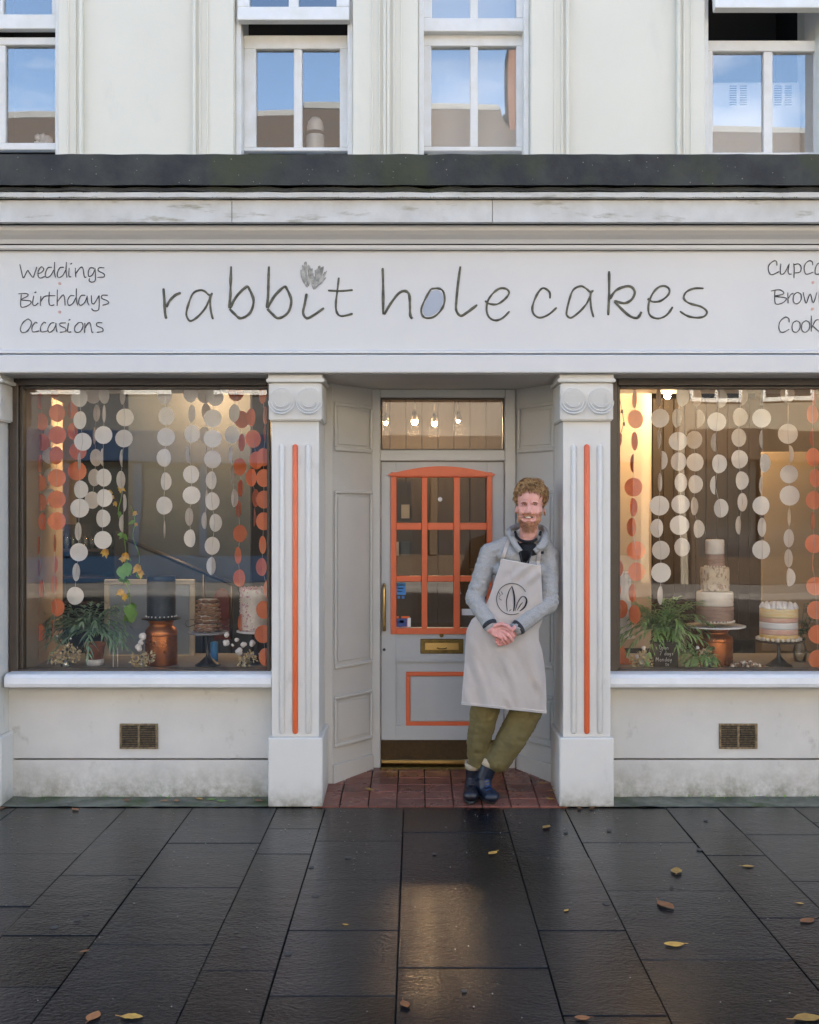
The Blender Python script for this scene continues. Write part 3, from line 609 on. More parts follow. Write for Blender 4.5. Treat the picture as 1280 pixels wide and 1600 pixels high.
# ---- display windows and risers
def shop_window(xl, xr, lab, sl_l, sl_r, rlab, vx):
    GY = .20
    t = thing('display_window', lab, 'window', ((X(xl) + X(xr)) / 2, GY, .7))
    a, b = X(xl, GY - .03), X(xr, GY - .03); zt_, zb_ = Z(590, GY - .03), Z(1052, GY - .03)
    fw = .050
    fr = MB()
    fr.box(a, a + fw, GY - .03, GY + .07, zb_, zt_, .004).box(b - .018, b, GY - .03, GY + .07, zb_, zt_, .004)
    fr.box(a + fw, b - .018, GY - .03, GY + .07, zt_ - .045, zt_, .004).box(a + fw, b - .018, GY - .03, GY + .07, zb_, zb_ + .022, .004)
    fr.box(a + fw, a + fw + .018, GY + .0, GY + .06, zb_ + .022, zt_ - .045, .002).box(a + fw + .02, b - .02, GY, GY + .06, zt_ - .060, zt_ - .046, .002)
    fr.build('frame', 'brown', t)
    MB().box(a + fw + .01, b - .01, GY + .030, GY + .036, zb_ + .015, zt_ - .05).build('pane', 'glassd', t)
    s = MB(); z1 = Z(1052, .10)
    s.prism([(.055, z1 - .052), (.060, z1 - .020), (.075, z1 - .004), (.10, z1), (.28, z1 + .004), (.28, z1 - .075), (.09, z1 - .078), (.06, z1 - .072)], 'x', X(sl_l, .07), X(sl_r, .07))
    s.build('sill', 'sill', t)
    r = thing('stall_riser', rlab, 'wall', ((X(xl) + X(xr)) / 2, .25, 0))
    RY = .17
    MB().box(X(sl_l + 1, RY), X(sl_r - 1, RY) , RY + .02, RY + .12, Z(1186, RY), Z(1070, .10), 0).build('riser_board', 'paint_low', r)
    def f(u, v):
        x = X(sl_l + 1, RY) + (X(sl_r - 1, RY) - X(sl_l + 1, RY)) * u
        return Vector((x, RY + .012 + .002 * noise.noise(Vector((x * 5, v * 3, 0))), .012 + (Z(1188, RY) - .012) * v))
    sk = MB().grid(f, 40, 4); 
    x_0, x_1 = X(sl_l + 1, RY), X(sl_r - 1, RY)
    sk.box(x_0, x_1, RY + .016, RY + .119, .004, Z(1190, RY)); sk.build('skirting', 'paint_low', r)
    # brass air vent
    v0, v1, u0, u1 = X(vx, RY), X(vx + 60, RY), Z(1171, RY), Z(1131.5, RY); yb = RY + .019
    vt = MB().box(v0, v1, yb - .001, yb + .0005, u0, u1)
    vt.box(v0, v1, yb - .008, yb - .001, u1 - .011, u1, .001).box(v0, v1, yb - .008, yb - .001, u0, u0 + .010, .001).box(v0, v0 + .012, yb - .008, yb - .001, u0 + .010, u1 - .011, .001).box(v1 - .014, v1, yb - .008, yb - .001, u0 + .010, u1 - .011, .001)
    vm = (v0 + v1) / 2; vt.box(vm - .007, vm + .007, yb - .008, yb - .001, u0 + .010, u1 - .011, .001)
    vo = vt.build('air_vent', 'ventb', r)
    ns = 9
    for q0, q1 in ((v0 + .013, vm - .008), (vm + .008, v1 - .015)):
        for k in range(ns):
            z = u0 + .012 + (u1 - u0 - .027) * (k + .5) / ns
            sb = MB().box(q0, q1, -.001, .0015, -.0042, .0042); sb.bm.transform(Matrix.Translation((0, yb - .005, z)) @ Matrix.Rotation(radians(28), 4, 'X'))
            sb.build('slat', 'ventb', vo)
    bk = MB().box(v0 + .013, v1 - .015, yb - .0022, yb - .0012, u0 + .011, u1 - .012).build('vent_backing', 'black', vo)
shop_window(14, 422, 'left shop window with bronze frame and wide white sill', 8, 424.5, 'pale painted low wall with brass air vent under the left shop window', 186)
shop_window(952, 1366, 'right shop window with bronze frame and wide white sill', 950, 1366, 'pale painted low wall with brass air vent under the right shop window', 1125)
MB().box(X(-95), X(1405), -.03, .62, Z(583, -.03) + .012, Z(583, -.03) + .06)
# soffit over windows and porch
so_z = 2.385
pr = thing('entrance_porch', 'recessed doorway lining with angled panelled sides and dim ceiling', 'porch', (.18, PY, 0))
MB().box(X(-95), X(1405), .0, PY + .25, so_z + .002, so_z + .05).build('soffit', 'reveal', pr)
# angled sides
def side(xf, xb, sgn, lab):
    """front end at Y=.40, back end at the door frame; sgn -1 left, +1 right"""
    yf, yb_ = .402, PY
    fr = Vector((xf, yf, 0)); bk = Vector((xb, yb_, 0)); ln = (bk - fr).length; d = (bk - fr) / ln
    nrm = Vector((-d.y, d.x, 0)) * (-sgn) 
    if nrm.x * sgn > 0: nrm = -nrm
    # local frame: u along the wall, n out of the wall into the porch
    Mx = Matrix(((d.x, -nrm.x, 0, fr.x), (d.y, -nrm.y, 0, fr.y), (0, 0, 1, 0), (0, 0, 0, 1)))   # local y = into the wall
    def bx(name, u0, u1, n0, n1, z0, z1, bev, m='reveal', par=None):
        b = MB().box(u0, u1, -n1, -n0, z0, z1, bev); b.bm.transform(Mx); return b.build(name, m, par)
    w_ = bx('side_panel', 0, ln, -.05, 0, .0, so_z, 0, par=pr); w_['label'] = lab
    bx('skirting', .012, ln - .03, .001, .022, .0, .14, .004, par=w_)
    zf = lambda py, Y: Z(py, Y)
    for (a, b) in (((1.99, 2.28)), ((.70, 1.76)), ((.235, .54))):
        a, b = a, b
        bx('moulding', .03, ln - .03, .001, .016, b - .022, b, .005, par=w_); bx('moulding', .03, ln - .03, .001, .016, a, a + .022, .005, par=w_)
        bx('moulding', .03, .048, .001, .016, a + .022, b - .022, .005, par=w_); bx('moulding', ln - .048, ln - .03, .001, .016, a + .022, b - .022, .005, par=w_)
        bx('raised_field', .064, ln - .064, .001, .007, a + .04, b - .04, .003, par=w_)
    return w_
side(X(516, .402), X(585, PY), -1, 'left angled side panel of the porch')
side(X(872, .402) - .0, X(806, PY), 1, 'right angled side panel of the porch')
# linings behind the pilasters so no gap opens beside them
for a, b in ((X(461.5 - 37, .02) + .01, X(505, .0) + .02), (X(880, 0), X(950, 0))): MB().box(a, b, .401, .45, .0, so_z).build('pilaster_backing', 'reveal', pr)
# door frame with transom
FY = PY - .02
fx0, fx1 = X(581, FY), X(806, FY); dx0, dx1 = X(594.5, FY), X(789, FY)
df = MB()
df.box(fx0, dx0, FY, FY + .10, .03, so_z - .0, .005).box(dx1, fx1, FY, FY + .10, .03, so_z, .005)
zt0, zt1 = Z(720, FY), Z(703, FY); zh = Z(621, FY)
df.box(dx0, dx1, FY, FY + .10, zt0, zt1, .004).box(dx0, dx1, FY, FY + .10, zh, so_z, .004)
df.build('door_frame', 'reveal', pr)
tr = MB().box(dx0 + .001, dx0 + .012, FY + .03, FY + .06, zt1, zh, .002).box(dx1 - .010, dx1 - .001, FY + .03, FY + .06, zt1, zh, .002).box(dx0 + .012, dx1 - .01, FY + .03, FY + .06, zh - .010, zh, .002).box(dx0 + .012, dx1 - .01, FY + .03, FY + .06, zt1, zt1 + .008, .002).build('transom_window', 'brown', pr)
MB().box(dx0 + .012, dx1 - .01, FY + .042, FY + .047, zt1 + .008, zh - .010).build('pane', 'glasst', tr)
MB().box(dx0, dx1, FY - .03, FY + .10, .045, .062, .003).build('threshold', 'brass', pr)

# ---- the door
DY = FY + .035
dr = thing('front_door', 'grey front door with orange nine pane glazing and brass letterbox', 'door', ((dx0 + dx1) / 2, DY, .06))
d0, d1 = dx0 + .004, dx1 - .004; zb0 = .075; ztop = zt0 - .004
gx = [612, 659.5, 668.5, 709, 719, 763]          # glazing: outer edges and bars
g0, g1 = X(619, DY), X(761, DY); gz0, gz1 = Z(981, DY), Z(746, DY)
lf = MB()
lf.box(d0, g0, DY, DY + .045, zb0, ztop, .002).box(g1, d1, DY, DY + .045, zb0, ztop, .002)
lf.box(g0, g1, DY, DY + .045, gz1, ztop, 0).box(g0, g1, DY, DY + .045, Z(1034, DY), gz0, 0).box(g0, g1, DY + .016, DY + .045, Z(1134, DY), Z(1034, DY)).box(g0, g1, DY, DY + .045, zb0, Z(1134, DY), 0)
lf.build('door_leaf', 'door', dr)
# sunk panel edge lines
px0, px1, pz0, pz1 = X(612, DY), X(768, DY), Z(1136, DY), Z(1030, DY)
# orange glazing frame
og = MB(); oy = DY - .014
o0, o1 = X(610.5, oy), X(769.5, oy); oz0, oz1 = Z(991, oy), Z(738, oy)
og.box(o0, X(619.5, oy), oy, DY + .03, oz0, oz1, .003).box(X(761, oy), o1, oy, DY + .03, oz0, oz1, .003)
og.box(X(619.5, oy), X(761, oy), oy, DY + .03, Z(746, oy), oz1, .003).box(X(619.5, oy), X(761, oy), oy, DY + .03, oz0, Z(981.5, oy), .003)
og.build('glazing_frame', 'orange', dr)
for a, b in ((659, 668), (709, 719)): MB().box(X(a, oy), X(b, oy), oy + .004, DY + .028, Z(981.5, oy), Z(746, oy), .003).build('glazing_bar', 'orange', dr)
for a, b in ((817, 828), (900, 909)):
    for c, d in ((619.5, 658.7), (668.3, 708.7), (719.3, 761)): MB().box(X(c, oy), X(d, oy), oy + .003, DY + .028, Z(b, oy), Z(a, oy), .003).build('glazing_bar', 'orange', dr)
hp = [(X(606, oy), Z(741, oy))] + [(X(606 + 168 * i / 16, oy), Z(741 - 12.5 * sin(pi * i / 16), oy)) for i in range(17)][1:-1] + [(X(774, oy), Z(741, oy)), (X(771, oy), Z(744, oy)), (X(609, oy), Z(744, oy))]
MB().prism(hp[::-1], 'y', oy - .012, DY - .001, .0015).build('arched_head', 'orange', dr)
ph = [(X(613, oy), Z(991, oy))] + [(X(613 + 154 * i / 10, oy), Z(991 + 3 * sin(pi * i / 10), oy)) for i in range(11)][1:-1] + [(X(767, oy), Z(991, oy))]
for a, b in ((619, 659), (668, 709), (719, 761)):
    for c, d in ((746, 817), (828, 900), (909, 982)):
        MB().box(X(a, DY) - .003, X(b, DY) + .003, DY + .030, DY + .034, Z(d, DY) - .003, Z(c, DY) + .003).build('pane', 'glassdoor', dr)
# orange rectangle in the lower panel
a0, a1, b0, b1 = X(634.5, DY), X(745, DY), Z(1134.5, DY), Z(1050, DY); w_ = S(7.5)
py_ = DY + .004
# raised panel inside sunk field
MB().box(X(622, DY), X(757, DY), DY + .006, DY + .015, Z(1146, DY) , Z(1038, DY), .002)
mo = MB().box(a0, a1, py_, DY + .0159, b1 - w_, b1, .003).box(a0, a1, py_, DY + .0159, b0, b0 + w_, .003).box(a0, a0 + w_, py_, DY + .0159, b0 + w_, b1 - w_, .003).box(a1 - w_, a1, py_, DY + .0159, b0 + w_, b1 - w_, .003)
mo.build('panel_moulding', 'orange', dr)
MB().box(a0 + w_ + .004, a1 - w_ - .004, DY + .010, DY + .0158, b0 + w_ + .004, b1 - w_ - .004, .002).build('panel_field', 'door', dr)
MB().box(d0, d1, DY - .006, DY - .0005, .098, Z(1156, DY) , .001).build('weather_strip', 'mat', dr)
MB().box(d0, d1, DY - .016, DY - .001, .076, .097, .003).build('kick_bar', 'brassb', dr)
# letterbox
lb0, lb1, lc0, lc1 = X(657, DY), X(724, DY), Z(1021, DY), Z(998, DY)
lb = MB().box(lb0, lb1, DY - .008, DY - .0005, lc0, lc1, .003).build('letterbox', 'brass', dr)
MB().box(lb0 + .028, lb1 - .028, DY - .013, DY - .0085, lc0 + .022, lc1 - .022, .004).build('flap', 'brassb', lb)
MB().tube([((lb0 + lb1) / 2 - .03, DY - .014, lc0 + .036), ((lb0 + lb1) / 2 - .015, DY - .022, lc0 + .032), ((lb0 + lb1) / 2 + .015, DY - .022, lc0 + .032), ((lb0 + lb1) / 2 + .03, DY - .014, lc0 + .036)], .004).build('pull', 'brass', lb)
hx = X(600.5, DY)
MB().tube([(hx, DY, Z(914, DY)), (hx, DY - .035, Z(915, DY)), (hx, DY - .042, Z(922, DY)), (hx, DY - .044, Z(950, DY)), (hx, DY - .042, Z(976, DY)), (hx, DY - .035, Z(983, DY)), (hx, DY, Z(984, DY))], .011, 10).build('pull_handle', 'brassb', dr)
for py, r, m in ((862, .012, 'door'), (1015, .009, 'black')):
    MB().cyl((hx, DY - .006, Z(py, DY)), (hx, DY + .002, Z(py, DY)), r, n=16).build('lock' if py < 900 else 'keyhole', m, dr)
MB().cyl((X(690, DY), DY - .012, Z(992.5, DY)), (X(690, DY), DY, Z(992.5, DY)), .012, .014, 12).build('bell_button', 'brass', dr)
def sticker(px0, px1, py0, py1, m, nm='sticker', lab=None):
    o = MB().box(X(px0, DY), X(px1, DY), DY + .0275, DY + .0295, Z(py1, DY), Z(py0, DY)).build(nm, m, dr)
    if lab: o['label'] = lab
sticker(620, 634, 911, 930, 'blues', lab='pale blue square sticker in the lower left pane')
for k in range(3): sticker(622, 632 - k * 2, 914 + k * 5, 915.5 + k * 5, 'chalk', 'sticker_line')
for k in (621, 628): sticker(k, k + 4, 932, 936, 'blues')
sticker(619.5, 636, 967, 980, 'blued', lab='dark blue card scheme sticker low in the left pane'); sticker(637, 642, 966, 980, 'white'); sticker(624, 631, 970, 974, 'chalk', 'sticker_line')
sticker(722, 742, 952, 962, 'white', lab='white paper notice behind the lower right pane'); sticker(722, 738, 964, 978, 'brown')
MB().cyl((X(688, DY), DY + .026, Z(780, DY)), (X(688, DY), DY + .0295, Z(780, DY)), .014, n=14).build('sticker', 'chalk', dr)
# ================================================================ SHOP INTERIOR
FZ = .06
struct('shop_floor', MB().box(-3.4, 3.4, .80, 5.0, -.1, FZ), 'shopfloor')
rm = thing('shop_room', 'warm lit shop interior with brown panelled back wall', 'room', (0, 3, FZ))
MB().box(-3.4, 3.4, 4.9, 4.95, FZ, 2.94).build('back_wall', 'woodwall', rm)
MB().box(-3.45, -3.4, .3, 4.95, FZ, 2.94).build('side_wall', 'creamw', rm)
MB().box(3.4, 3.45, .3, 4.95, FZ, 2.94).build('side_wall', 'tan', rm)
MB().box(-3.45, 3.45, .98, 4.95, 2.90, 2.945).build('ceiling', 'ceil', rm)
# planks on the back wall, seen through door and right window
for i in range(26):
    x = -.9 + i * .16
    MB().box(x + .003, x + .157, 4.87, 4.899, FZ, 2.9, .004).build('plank', 'woodwall', rm)
bp = MB().box(X(1000, 1.9), X(1192, 1.9), 1.9, 1.93, .7, 2.45); tag(bp.build('wood_partition', 'woodwall'), 'brown timber partition behind the tall tiered cake', 'partition')
for i in range(11):
    x = X(1002, 1.9) + i * .078
    MB().box(x + .002, x + .076, 1.885, 1.8995, .7, 2.45, .003).build('plank', 'woodwall', bpy.data.objects['wood_partition'])
tag(MB().box(X(1191, 1.25), 3.3, 1.25, 1.28, .70, Z(706, 1.25), .003).build('tan_partition', 'tan'), 'warm plain tan panel behind the yellow striped cake', 'panel')
tag(MB().box(X(952, 1.4), X(1018, 1.4), 1.40, 1.43, .70, Z(600, 1.4), .003).build('cream_partition', 'creamw'), 'pale cream panel behind the left edge of the right window', 'panel')
sp = MB().prism([(X(39, .28), .28), (X(98, 1.3), 1.3), (X(98, 1.3) - .03, 1.31), (X(39, .28) - .03, .29)], 'z', .70, 2.36)
tag(sp.build('display_side_board', 'creamw'), 'cream side board at the left end of the left window display', 'panel')
for a, b, l in ((-2.5, X(505, .3), 'grey display shelf board inside the left shop window'), (X(880, .3) + .02, 2.78, 'grey display shelf board inside the right shop window')):
    tag(MB().box(a, b, .265, 1.15, .672, .70, .003).build('display_shelf', 'dboard'), l, 'shelf')
# grey textured partition at the back of the left display
tag(MB().box(X(200, 1.75), X(392, 1.75), 1.75, 1.78, .06, 2.6, .004).build('grey_screen', 'pic'), 'slate grey screen standing behind the left window display', 'screen')
fr = thing('leaning_picture', 'cream framed slate picture leaning behind the navy cake', 'picture', (X(234, 1.05), 1.05, .70))
a, b, c, d = X(164, 1.05), X(305, 1.05), Z(1030, 1.05), Z(905, 1.05)
mb = MB().box(a, b, 1.03, 1.06, d - .035, d, .005).box(a, a + .035, 1.03, 1.06, c, d - .035, .005).box(b - .035, b, 1.03, 1.06, c, d - .035, .005).box(a + .035, b - .035, 1.03, 1.06, c, c + .03, .005)
mb.build('frame', 'framew', fr); MB().box(a + .035, b - .035, 1.045, 1.055, c + .03, d - .035).build('board', 'picl', fr)
sf = thing('back_shelf', 'dark wooden shelf unit with jars behind the left window garlands', 'shelf', (X(130, 2.4), 2.4, FZ))
for py in (858, 900, 940): MB().box(X(84, 2.4), X(182, 2.4), 2.35, 2.65, Z(py + 4, 2.4), Z(py, 2.4), .003).build('shelf_board', 'woodwall', sf)
for px in (84, 180): MB().box(X(px, 2.4), X(px + 3, 2.4), 2.35, 2.65, FZ, Z(830, 2.4), .003).build('side_board', 'dark', sf)
MB().box(X(84, 2.4), X(182, 2.4), 2.66, 2.68, FZ, Z(820, 2.4)).build('back_board', 'dark', sf)
for i in range(9):
    x = X(94 + i * 10, 2.5); z = Z(858, 2.4); h = random.uniform(.09, .14); r = random.uniform(.022, .03)
    o = MB().lathe([(r, 0), (r, h * .7), (r * .5, h * .85), (r * .5, h)], (x, 2.5, z), 12).build('glass_jar', 'glassv')
    tag(o, 'small clear jar on the dark back shelf, number %s from the left' % ['one', 'two', 'three', 'four', 'five', 'six', 'seven', 'eight', 'nine'][i], 'jar', 'jars on the back shelf')
# handrail
hr = thing('stair_rail', 'black metal handrail sloping down behind the left window display', 'handrail', (X(300, 1.5), 1.5, .06))
MB().tube([V(196, 842, 1.5), V(290, 882, 1.5), V(372, 916, 1.5), V(378, 932, 1.5)], .016, 8).build('rail', 'black', hr)
for px, py in ((318, 894), (362, 912)): MB().cyl(V(px, py, 1.5), V(px, 1060, 1.5), .011).build('post', 'black', hr)
ch = thing('arched_chair', 'dark red chair with arched back behind the layered cake', 'chair', (X(346, 1.35), 1.35, FZ))
pts = [(X(334, 1.35), Z(1000, 1.35))] + [(X(346 - 12 * cos(pi * i / 10), 1.35), Z(938 - 18 * sin(pi * i / 10), 1.35)) for i in range(11)] + [(X(358, 1.35), Z(1000, 1.35))]
mdr = mat('dark_red_wood', (.10, .016, .012), .5)
MB().prism(pts, 'y', 1.35, 1.39, .004).build('backrest', mdr, ch); MB().box(X(330, 1.35), X(362, 1.35), 1.25, 1.6, .45, .49, .01).build('seat', mdr, ch)
for x, y in ((333, 1.3), (359, 1.3), (333, 1.56), (359, 1.56)): MB().box(X(x, 1.35) - .012, X(x, 1.35) + .012, y - .012, y + .012, FZ, .45).build('leg', mdr, ch)
# counter and cafe furniture inside, dim through the door
ct = thing('counter', 'dark shop counter seen dimly through the door panes', 'counter', (.9, 3.9, FZ))
MB().box(.55, 2.3, 3.6, 4.2, FZ, 1.05, .01).build('body', 'dark', ct); MB().box(.50, 2.35, 3.55, 4.25, 1.052, 1.09, .005).build('top', 'woodwall', ct)
rk = thing('card_rack', 'dark rack of small cards just inside the door', 'rack', (-.12, 1.9, FZ))
MB().box(-.36, -.03, 1.9, 1.93, FZ, 1.85).build('back', 'dark', rk)
for i in range(5):
    for j in range(4):
        if random.random() < .8: MB().box(-.34 + j * .078, -.28 + j * .078, 1.885, 1.899, .5 + i * .27, .6 + i * .27).build('card', random.choice(['creamw', 'porange', 'pic', 'tan', 'dboard']), rk)
# ceiling lamps seen lit, plus unseen ones added to brighten the displays
def bulb(p, lab, e, r=.03):
    t = thing('ceiling_spotlight', lab, 'lamp', (p[0], p[1], 2.9), 'lit ceiling spotlights')
    MB().cyl((p[0], p[1], p[2] + r + .06), (p[0], p[1], 2.9), .006).build('stem', 'black', t)
    MB().cyl((p[0], p[1], p[2] + r * .6), (p[0], p[1], p[2] + r + .07), .035, .02).build('holder', 'black', t)
    MB().ball(p, r, 3).build('bulb', 'bulb', t)
    ld = bpy.data.lights.new('spotlight_light', 'POINT'); ld.energy = e * .3 * KL; ld.color = (1, .68, .38); ld.shadow_soft_size = .06
    lo = bpy.data.objects.new('spotlight_light', ld); col.objects.link(lo); lo.location = (p[0], p[1] , p[2] - r - .05); 
for px, py, r, l in ((603, 661, .026, 'leftmost small lit spotlight seen through the transom'), (648, 659, .042, 'largest lit spotlight seen through the transom, second from left'), (679, 662, .034, 'third lit spotlight from the left seen through the transom'), (716, 658, .020, 'rightmost small lit spotlight seen through the transom')):
    bulb((X(px, 4), 4.0, Z(py, 4)), l, 2.4, r * .7)
bulb((X(1043, 1.2), 1.2, Z(619, 1.2)), 'lit warm bulb high at the left of the right shop window', 1.6, .020)
bulb((-1.55, .95, 2.62), 'unseen fill lamp added above the left window garlands', 38, .028)  # added out of view to brighten the left window display
bulb((1.9, .95, 2.62), 'unseen fill lamp added above the striped cake', 24, .028)  # extra lamp, also out of view, put in to lift the right display

# ================================================================ PAPER GARLANDS
def disc(par, x, y, z, wl, wr, m, R=.053):
    mb = MB(); c = mb.bm.verts
    for w_, s_ in ((wl, -1), (wr, 1)):
        w_ = max(.04, min(1, w_)); dep = sqrt(1 - w_ * w_) * random.choice((-1, 1)) * .8
        n = 9; top = []
        for i in range(n + 1):
            a = pi * i / n; q = sin(a) * R
            top.append(c.new((x + s_ * q * w_, y + q * dep, z + cos(a) * R)))
        f = mb.bm.faces.new(top)
    bmesh.ops.remove_doubles(mb.bm, verts=mb.bm.verts[:], dist=1e-5)
    o = mb.build('paper_disc', m, par); return o
def garland(pts, ox, oy, k, Y, m, lab, R=.053, grp='paper circle garlands in the left window'):
    top = 2.34
    xs = [X(ox + p[0] / k, Y) for p in pts]
    t = thing('paper_garland', lab, 'garland', (xs[0], Y, top), grp)
    zs = [Z(oy + p[1] / k, Y) for p in pts]
    MB().tube([(xs[0], Y, top)] + [(x, Y, z) for x, z in zip(xs, zs)] + [(xs[-1], Y, zs[-1] - R)], .0011, 4).build('thread', 'thread', t)
    for i, p in enumerate(pts):
        wl = p[2]; wr = p[3] if len(p) > 3 else p[2]
        disc(t, xs[i], Y + random.uniform(-.004, .004), zs[i], wl, wr, m, R * min(1.1, max(1, wl)))
LW = (0, 580, 2.977); W, O = 'pwhite', 'porange'
G = [
 (.62, O, [(192, 140, .3), (195, 235, .5), (195, 330, .7), (190, 430, .7, .4), (185, 520, .8, .6), (190, 610, .7, .5), (200, 700, .3, .6), (185, 810, .25, .3), (178, 915, .5, .5), (195, 1010, .1, .5), (172, 1110, .5, .4), (180, 1215, .9, .9), (178, 1305, .3, .3)], 'long coral garland farthest left, hanging against the cream side board'),
 (.38, O, [(255, 90, .6), (270, 195, .9), (268, 297, 1), (262, 392, .9), (265, 497, 1), (265, 597, 1), (265, 697, .9), (255, 800, .1), (253, 900, .15), (253, 990, .1), (262, 1100, .75), (245, 1195, .2, .4)], 'long coral garland second from left, reaching down to the fern'),
 (.72, W, [(235, 290, .5), (235, 392, .9, .5), (235, 490, .9), (232, 585, .9)], 'short white garland hanging behind the second coral garland'),
 (.55, O, [(330, 180, .6), (345, 280, .6), (362, 372, 1), (360, 465, 1.08)], 'short coral garland of four discs beside the first long white garland'),
 (.36, W, [(375, 125, .9), (375, 228, .9, .8), (385, 328, .85), (370, 420, .08), (372, 550, .8), (370, 637, 1.05), (365, 745, .12), (368, 842, 1), (355, 935, .18), (348, 1045, .95)], 'longest white garland, hanging down into the fern'),
 (.66, W, [(435, 110, 1), (450, 195, .6), (440, 300, .4), (447, 402, .5), (440, 495, .5), (430, 600, .7)], 'white garland of narrow turned discs behind the longest white one'),
 (.42, W, [(485, 110, .4), (485, 198, .4), (482, 297, 1), (480, 400, .1), (483, 495, .7), (482, 590, .9), (475, 685, .8), (480, 785, 1)], 'white garland ending in three full discs left of the yellow vine'),
 (.48, W, [(572, 115, .5), (582, 215, 1), (577, 313, 1), (570, 405, .1), (563, 505, .3, .3), (577, 612, .3, .5), (572, 708, .25, .25)], 'white garland hanging just above the yellow flowering vine'),
 (.36, W, [(770, 115, .8), (772, 208, .9), (773, 306, 1), (767, 403, .8), (767, 512, .6), (762, 625, .9), (766, 735, .08)], 'lone white garland in the middle of the left window'),
 (.42, W, [(890, 105, .8), (893, 198, .55), (892, 290, .9), (882, 387, .3, .15), (892, 480, .9), (892, 577, 1), (880, 677, .3, .3), (890, 777, .7, .6)], 'white garland ending in a half folded disc right of the lone middle one'),
 (.64, W, [(955, 110, .9), (960, 190, .4), (955, 298, .6), (962, 380, .2), (960, 480, .15), (962, 590, .3), (955, 695, .3)], 'white garland of mostly edge-on discs behind its longer neighbour'),
 (.38, W, [(1000, 120, .9), (990, 220, 1), (990, 313, 1), (990, 410, .9), (987, 508, .6), (985, 605, .8), (1000, 705, .7), (988, 812, .75), (985, 907, .7, .3)], 'long white garland ending in a half disc above the layered cake'),
 (.46, W, [(1090, 195, .7), (1080, 295, .9), (1078, 390, .5, .2), (1083, 480, .08), (1088, 590, .4)], 'rightmost white garland of the left window, with five discs'),
 (.60, O, [(1100, 100, .9), (1125, 225, .8), (1125, 332, .5), (1115, 445, .85), (1122, 545, .3), (1110, 640, .2), (1117, 755, .7), (1108, 857, .5), (1116, 962, .7), (1120, 1170, .2)], 'coral garland hanging left of the pink flowered cake'),
 (.40, O, [(1172, 215, .5), (1178, 315, .8), (1195, 415, .8), (1172, 495, .6), (1190, 590, .3), (1182, 680, .12)], 'short coral garland between two longer coral ones at the right'),
 (.34, O, [(1222, 110, .5), (1232, 205, .3), (1235, 290, .06), (1225, 400, .8), (1228, 497, .9), (1228, 597, .9), (1227, 698, .9), (1222, 808, .5), (1220, 910, .6), (1243, 1015, .5, .2), (1228, 1110, .9), (1225, 1222, .9), (1235, 1330, .8, .3)], 'long coral garland at the right edge, in front of the pink cake')]
for Y, m, pts, lab in G: garland(pts, *LW, Y, m, lab)
RW = (940, 580, 3.2)
G = [
 (.62, O, [(65, 130, .5), (65, 230, .6), (75, 340, .7), (70, 450, .4), (60, 880, .5), (80, 985, .5), (75, 1095, .6), (100, 1190, .8), (70, 1305, .4), (85, 1415, .8), (130, 1480, .9)], 'coral garland farthest left in the right window'),
 (.40, O, [(165, 140, .1), (170, 240, .9), (165, 350, .5), (160, 460, .2), (160, 580, .9), (155, 680, .4), (155, 780, .5), (172, 897, 1), (172, 1002, .9), (160, 1110, .4), (165, 1215, .5, .5)], 'coral garland second from left in the right window'),
 (.36, W, [(285, 130, .1), (292, 235, .9), (285, 340, .25, .1), (300, 445, .1, .5), (293, 555, .05, .4), (290, 672, 1.05), (282, 785, .7), (297, 895, .85), (297, 1007, 1.05), (295, 1120, .5, .4)], 'long white garland ending above the bright green plant'),
 (.44, W, [(400, 130, .7), (375, 235, .6, .4), (383, 350, 1), (385, 452, .7), (397, 557, .8), (395, 665, .9), (390, 770, 1.05), (402, 880, .7)], 'white garland second from left, touching the third'),
 (.60, W, [(475, 130, .7), (478, 237, .1, .7), (463, 343, .75), (470, 455, .95), (465, 565, .8), (462, 675, .5, .3), (480, 788, .6)], 'third white garland, hanging left above the tiered cake'),
 (.38, W, [(590, 137, .1, .7), (577, 252, 1), (570, 355, .3, .1), (585, 463, .8), (568, 570, .7, .2), (595, 685, .5, .7)], 'fourth white garland, hanging straight above the tiered cake'),
 (.50, W, [(700, 125, .1, .5), (687, 230, .8), (687, 332, .9), (687, 440, .9), (695, 547, .7), (705, 655, .7), (688, 770, .6, .4)], 'fifth white garland, just right of the tiered cake'),
 (.36, W, [(797, 125, .3, .1), (800, 235, 1), (805, 340, .08), (808, 460, .55), (803, 570, .08), (802, 672, .9), (803, 780, .65), (803, 893, .95)], 'white garland with black clips between its lower discs'),
 (.58, W, [(930, 115, .9), (932, 210, .2), (932, 313, 1.1), (940, 415, .3, .7), (937, 515, 1), (940, 622, 1.1), (938, 730, .1), (937, 835, .75), (935, 935, .2), (936, 1030, .5)], 'white garland hanging right above the yellow striped cake'),
 (.42, O, [(1055, 130, .1), (1055, 215, .8), (1058, 330, .1), (1060, 430, .9), (1070, 535, .8), (1065, 645, .8), (1058, 750, .1), (1065, 863, 1), (1055, 960, .25), (1070, 1075, 1), (1075, 1195, .9), (1080, 1315, 1), (1080, 1440, 1)], 'long coral garland cut by the right edge of the photo'),
 (.50, O, [(1150, 180, .9), (1150, 300, .6), (1155, 420, .9), (1150, 560, .7), (1150, 700, .9), (1155, 850, .9), (1150, 1000, .8)], 'coral garland just outside the right edge of the photo')]
for Y, m, pts, lab in G: garland(pts, *RW, Y, m, lab, .0555 if m == W else .0555, 'paper circle garlands in the right window')
for py in (807, 841): 
    o = MB().box(X(1187, .345), X(1194, .345), .342, .348, Z(py + 2, .345), Z(py - 2, .345), .001).build('clip', 'black', None)
    tag(o, 'small black clip on the white garland, ' + ('upper' if py < 830 else 'lower') + ' of two', 'clip')
